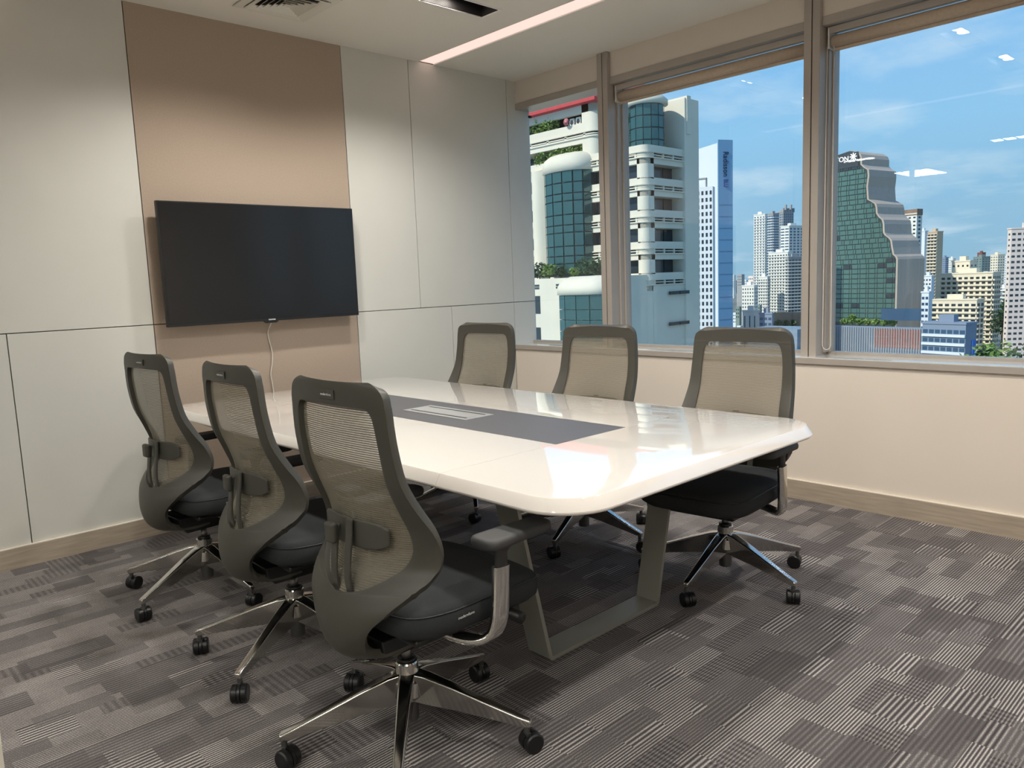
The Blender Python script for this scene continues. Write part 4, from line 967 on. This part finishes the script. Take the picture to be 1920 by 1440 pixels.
# podium in front with second bay
XP = XC - 5.0
ye = hitx(1150, 540, XP)[1]; zp0 = hitx(1060, 521, XP)[2]
cbox('podium_wall', XP, XC + .2, ye, YF, GZ, zp0, C_condo)
yc0, yc1 = hitx(1133, 560, XP)[1] - 1.2, hitx(1059, 560, XP)[1]; ymp = (yc0 + yc1) / 2; hp = (yc1 - yc0) / 2
bay2 = [(XP - 1.8 * math.sin(math.pi * (i / 6)) ** .6, ymp - hp * math.cos(math.pi * i / 6)) for i in range(7)]
for i in range(6):
    p0, p1 = np.array(bay2[i]), np.array(bay2[i + 1]); d = (p1 - p0) / np.hypot(*(p1 - p0)); nn = np.array([-d[1], d[0]])
    for j, (ra, rb) in enumerate(((552, 579), (579, 598), (598, 620), (620, 645), (645, 670))):
        z1, z0 = hitx(1090, ra, XP)[2] - .03, hitx(1090, rb, XP)[2] + .03; a_, b_ = p0 + d * .04, p1 - d * .04
        bm = bmesh.new(); loft(bm, [[loc3((*a_, z)), loc3((*b_, z)), loc3((*(b_ + nn * .08), z)), loc3((*(a_ + nn * .08), z))] for z in (z0, z1)]); new_obj('bay_pane', bm, C_teal, cd)
dome(1090, 518, 538, 552, bay2, ymp, XP, 'bay_dome')
for py in (534, 539): 
    z_ = hitx(1050, py, XP)[2]; cbox('vent_slot', XP - .06, XP, hitx(1059, py, XP)[1], hitx(1043, py, XP)[1], z_ - .09, z_ + .09, C_panel_d); cbox('vent_slot', XP - .06, XP, hitx(1011, py, XP)[1], hitx(1003, py, XP)[1], z_ - .09, z_ + .09, C_panel_d)
cbox('window', XP - .05, XP, hitx(1013, 570, XP)[1], hitx(998, 570, XP)[1], hitx(1010, 588, XP)[2], hitx(1010, 555, XP)[2], C_win)
cbox('window', XP - .05, XP, hitx(1014, 620, XP)[1], hitx(998, 620, XP)[1], hitx(1010, 640, XP)[2], hitx(1010, 614, XP)[2], C_win)
# plants, air conditioners, dish
SH = [(1012, 518, 1.1, 'dark shrub at the left end of the condominium podium roof', C_leafd), (1030, 516, .9, 'pale flowering shrub on the condominium podium roof', C_leaf), (1052, 519, .7, 'low shrub below the glass bay of the condominium', C_leafd), (1078, 519, .6, 'small shrub midway along the condominium podium roof', C_leaf), (1098, 518, 1.2, 'large round shrub on the condominium podium roof', C_leafd), (1122, 518, 1.2, 'shrub against the mullion on the condominium podium roof', C_leafd)]
for px, py, r_, lab, m_ in SH:
    p_ = hitx(px, py, XP + 1.5); shrub((p_[0], p_[1], zp0), r_ * .9, r_ * 1.0, r_ * .75, lab, m_, 200, .22, group='condominium podium shrubs')
for px, zz, r_, lab in [(1010, zq(226) - .3, 1.0, 'leafy plants at the left of the condominium penthouse balcony'), (1032, zq(226) - .3, 1.1, 'leafy plants beside the dish on the condominium penthouse balcony'), (1014, ZD - .5, .9, 'bushy plant left of the domed bay roof'), (1046, ZD - .4, 1.2, 'bright bushy plant behind the domed bay roof'), (1078, ZD - .4, 1.1, 'spreading plant right behind the domed bay roof')]:
    p_ = hitx(px, 250, XC + .45); shrub((p_[0], p_[1], zz), .6, r_ * 1.3, .95, lab, C_leaf, 260, .2, group='penthouse balcony plants')
pl_ = empty('palm', (xr(1261), YC + 1.2, ZD - .9)); tag(pl_, 'small bright green palm on the condominium roof terrace', 'palm')
bm = bmesh.new(); tube(bm, [(0, 0, 0), (0, 0, 1.1)], .12, 8); new_obj('trunk', bm, C_bark, pl_)
for k in range(12):
    a = k * 2.39; bm = bmesh.new(); rg = []
    for i in range(6):
        t_ = i / 5; r_ = 1.25 * t_; z_ = 1.1 + .75 * t_ - 1.05 * t_ * t_ * (1 + .3 * (k % 3)); w_ = .16 * math.sin(math.pi * (.12 + .86 * t_)); rg.append([(r_ * math.cos(a) - w_ * math.sin(a), r_ * math.sin(a) + w_ * math.cos(a), z_), (r_ * math.cos(a), r_ * math.sin(a), z_ + .04), (r_ * math.cos(a) + w_ * math.sin(a), r_ * math.sin(a) - w_ * math.cos(a), z_), (r_ * math.cos(a), r_ * math.sin(a), z_ - .01)])
    loft(bm, rg); new_obj('frond', bm, C_leaf, pl_)
for px, lab in ((1073, 'left white air conditioner on the condominium penthouse balcony'), (1085, 'middle white air conditioner on the condominium penthouse balcony'), (1097, 'right white air conditioner by the rounded penthouse corner')):
    p_ = hitx(px, 220, XC + .6); ac = empty('air_conditioner', (XC + .5, p_[1], zq(226) - .05)); tag(ac, lab, 'air conditioner', 'penthouse air conditioners')
    BX('casing', 0, .35, -.30, .30, .05, .85, C_ac, ac, .02)
    bm = bmesh.new(); cyl(bm, (-.02, 0, .45), (0, 0, .45), .24, .24, 'x', 20); new_obj('fan_grille', bm, C_panel_d, ac)
p_ = hitx(1061.5, 229, XC - .4); ds = empty('satellite_dish', tuple(p_)); tag(ds, 'pinkish red satellite dish on the condominium penthouse parapet', 'satellite dish')
bm = bmesh.new(); rg = []
for r_, d_ in ((.02, .10), (.15, .085), (.28, .04), (.38, 0)): rg.append([(-d_ * -1 * .6, r_ * math.cos(2 * math.pi * k / 20), r_ * math.sin(2 * math.pi * k / 20)) for k in range(20)])
loft(bm, rg); new_obj('dish', bm, mat('dish_red', srgb(214, 128, 134), .5), ds, True)
bm = bmesh.new(); tube(bm, [(.05, 0, 0), (.3, 0, -.2), (.42, 0, -.35)], .03, 6); tube(bm, [(.05, 0, .1), (-.3, 0, .35)], .015, 6); new_obj('mount', bm, C_ac, ds)
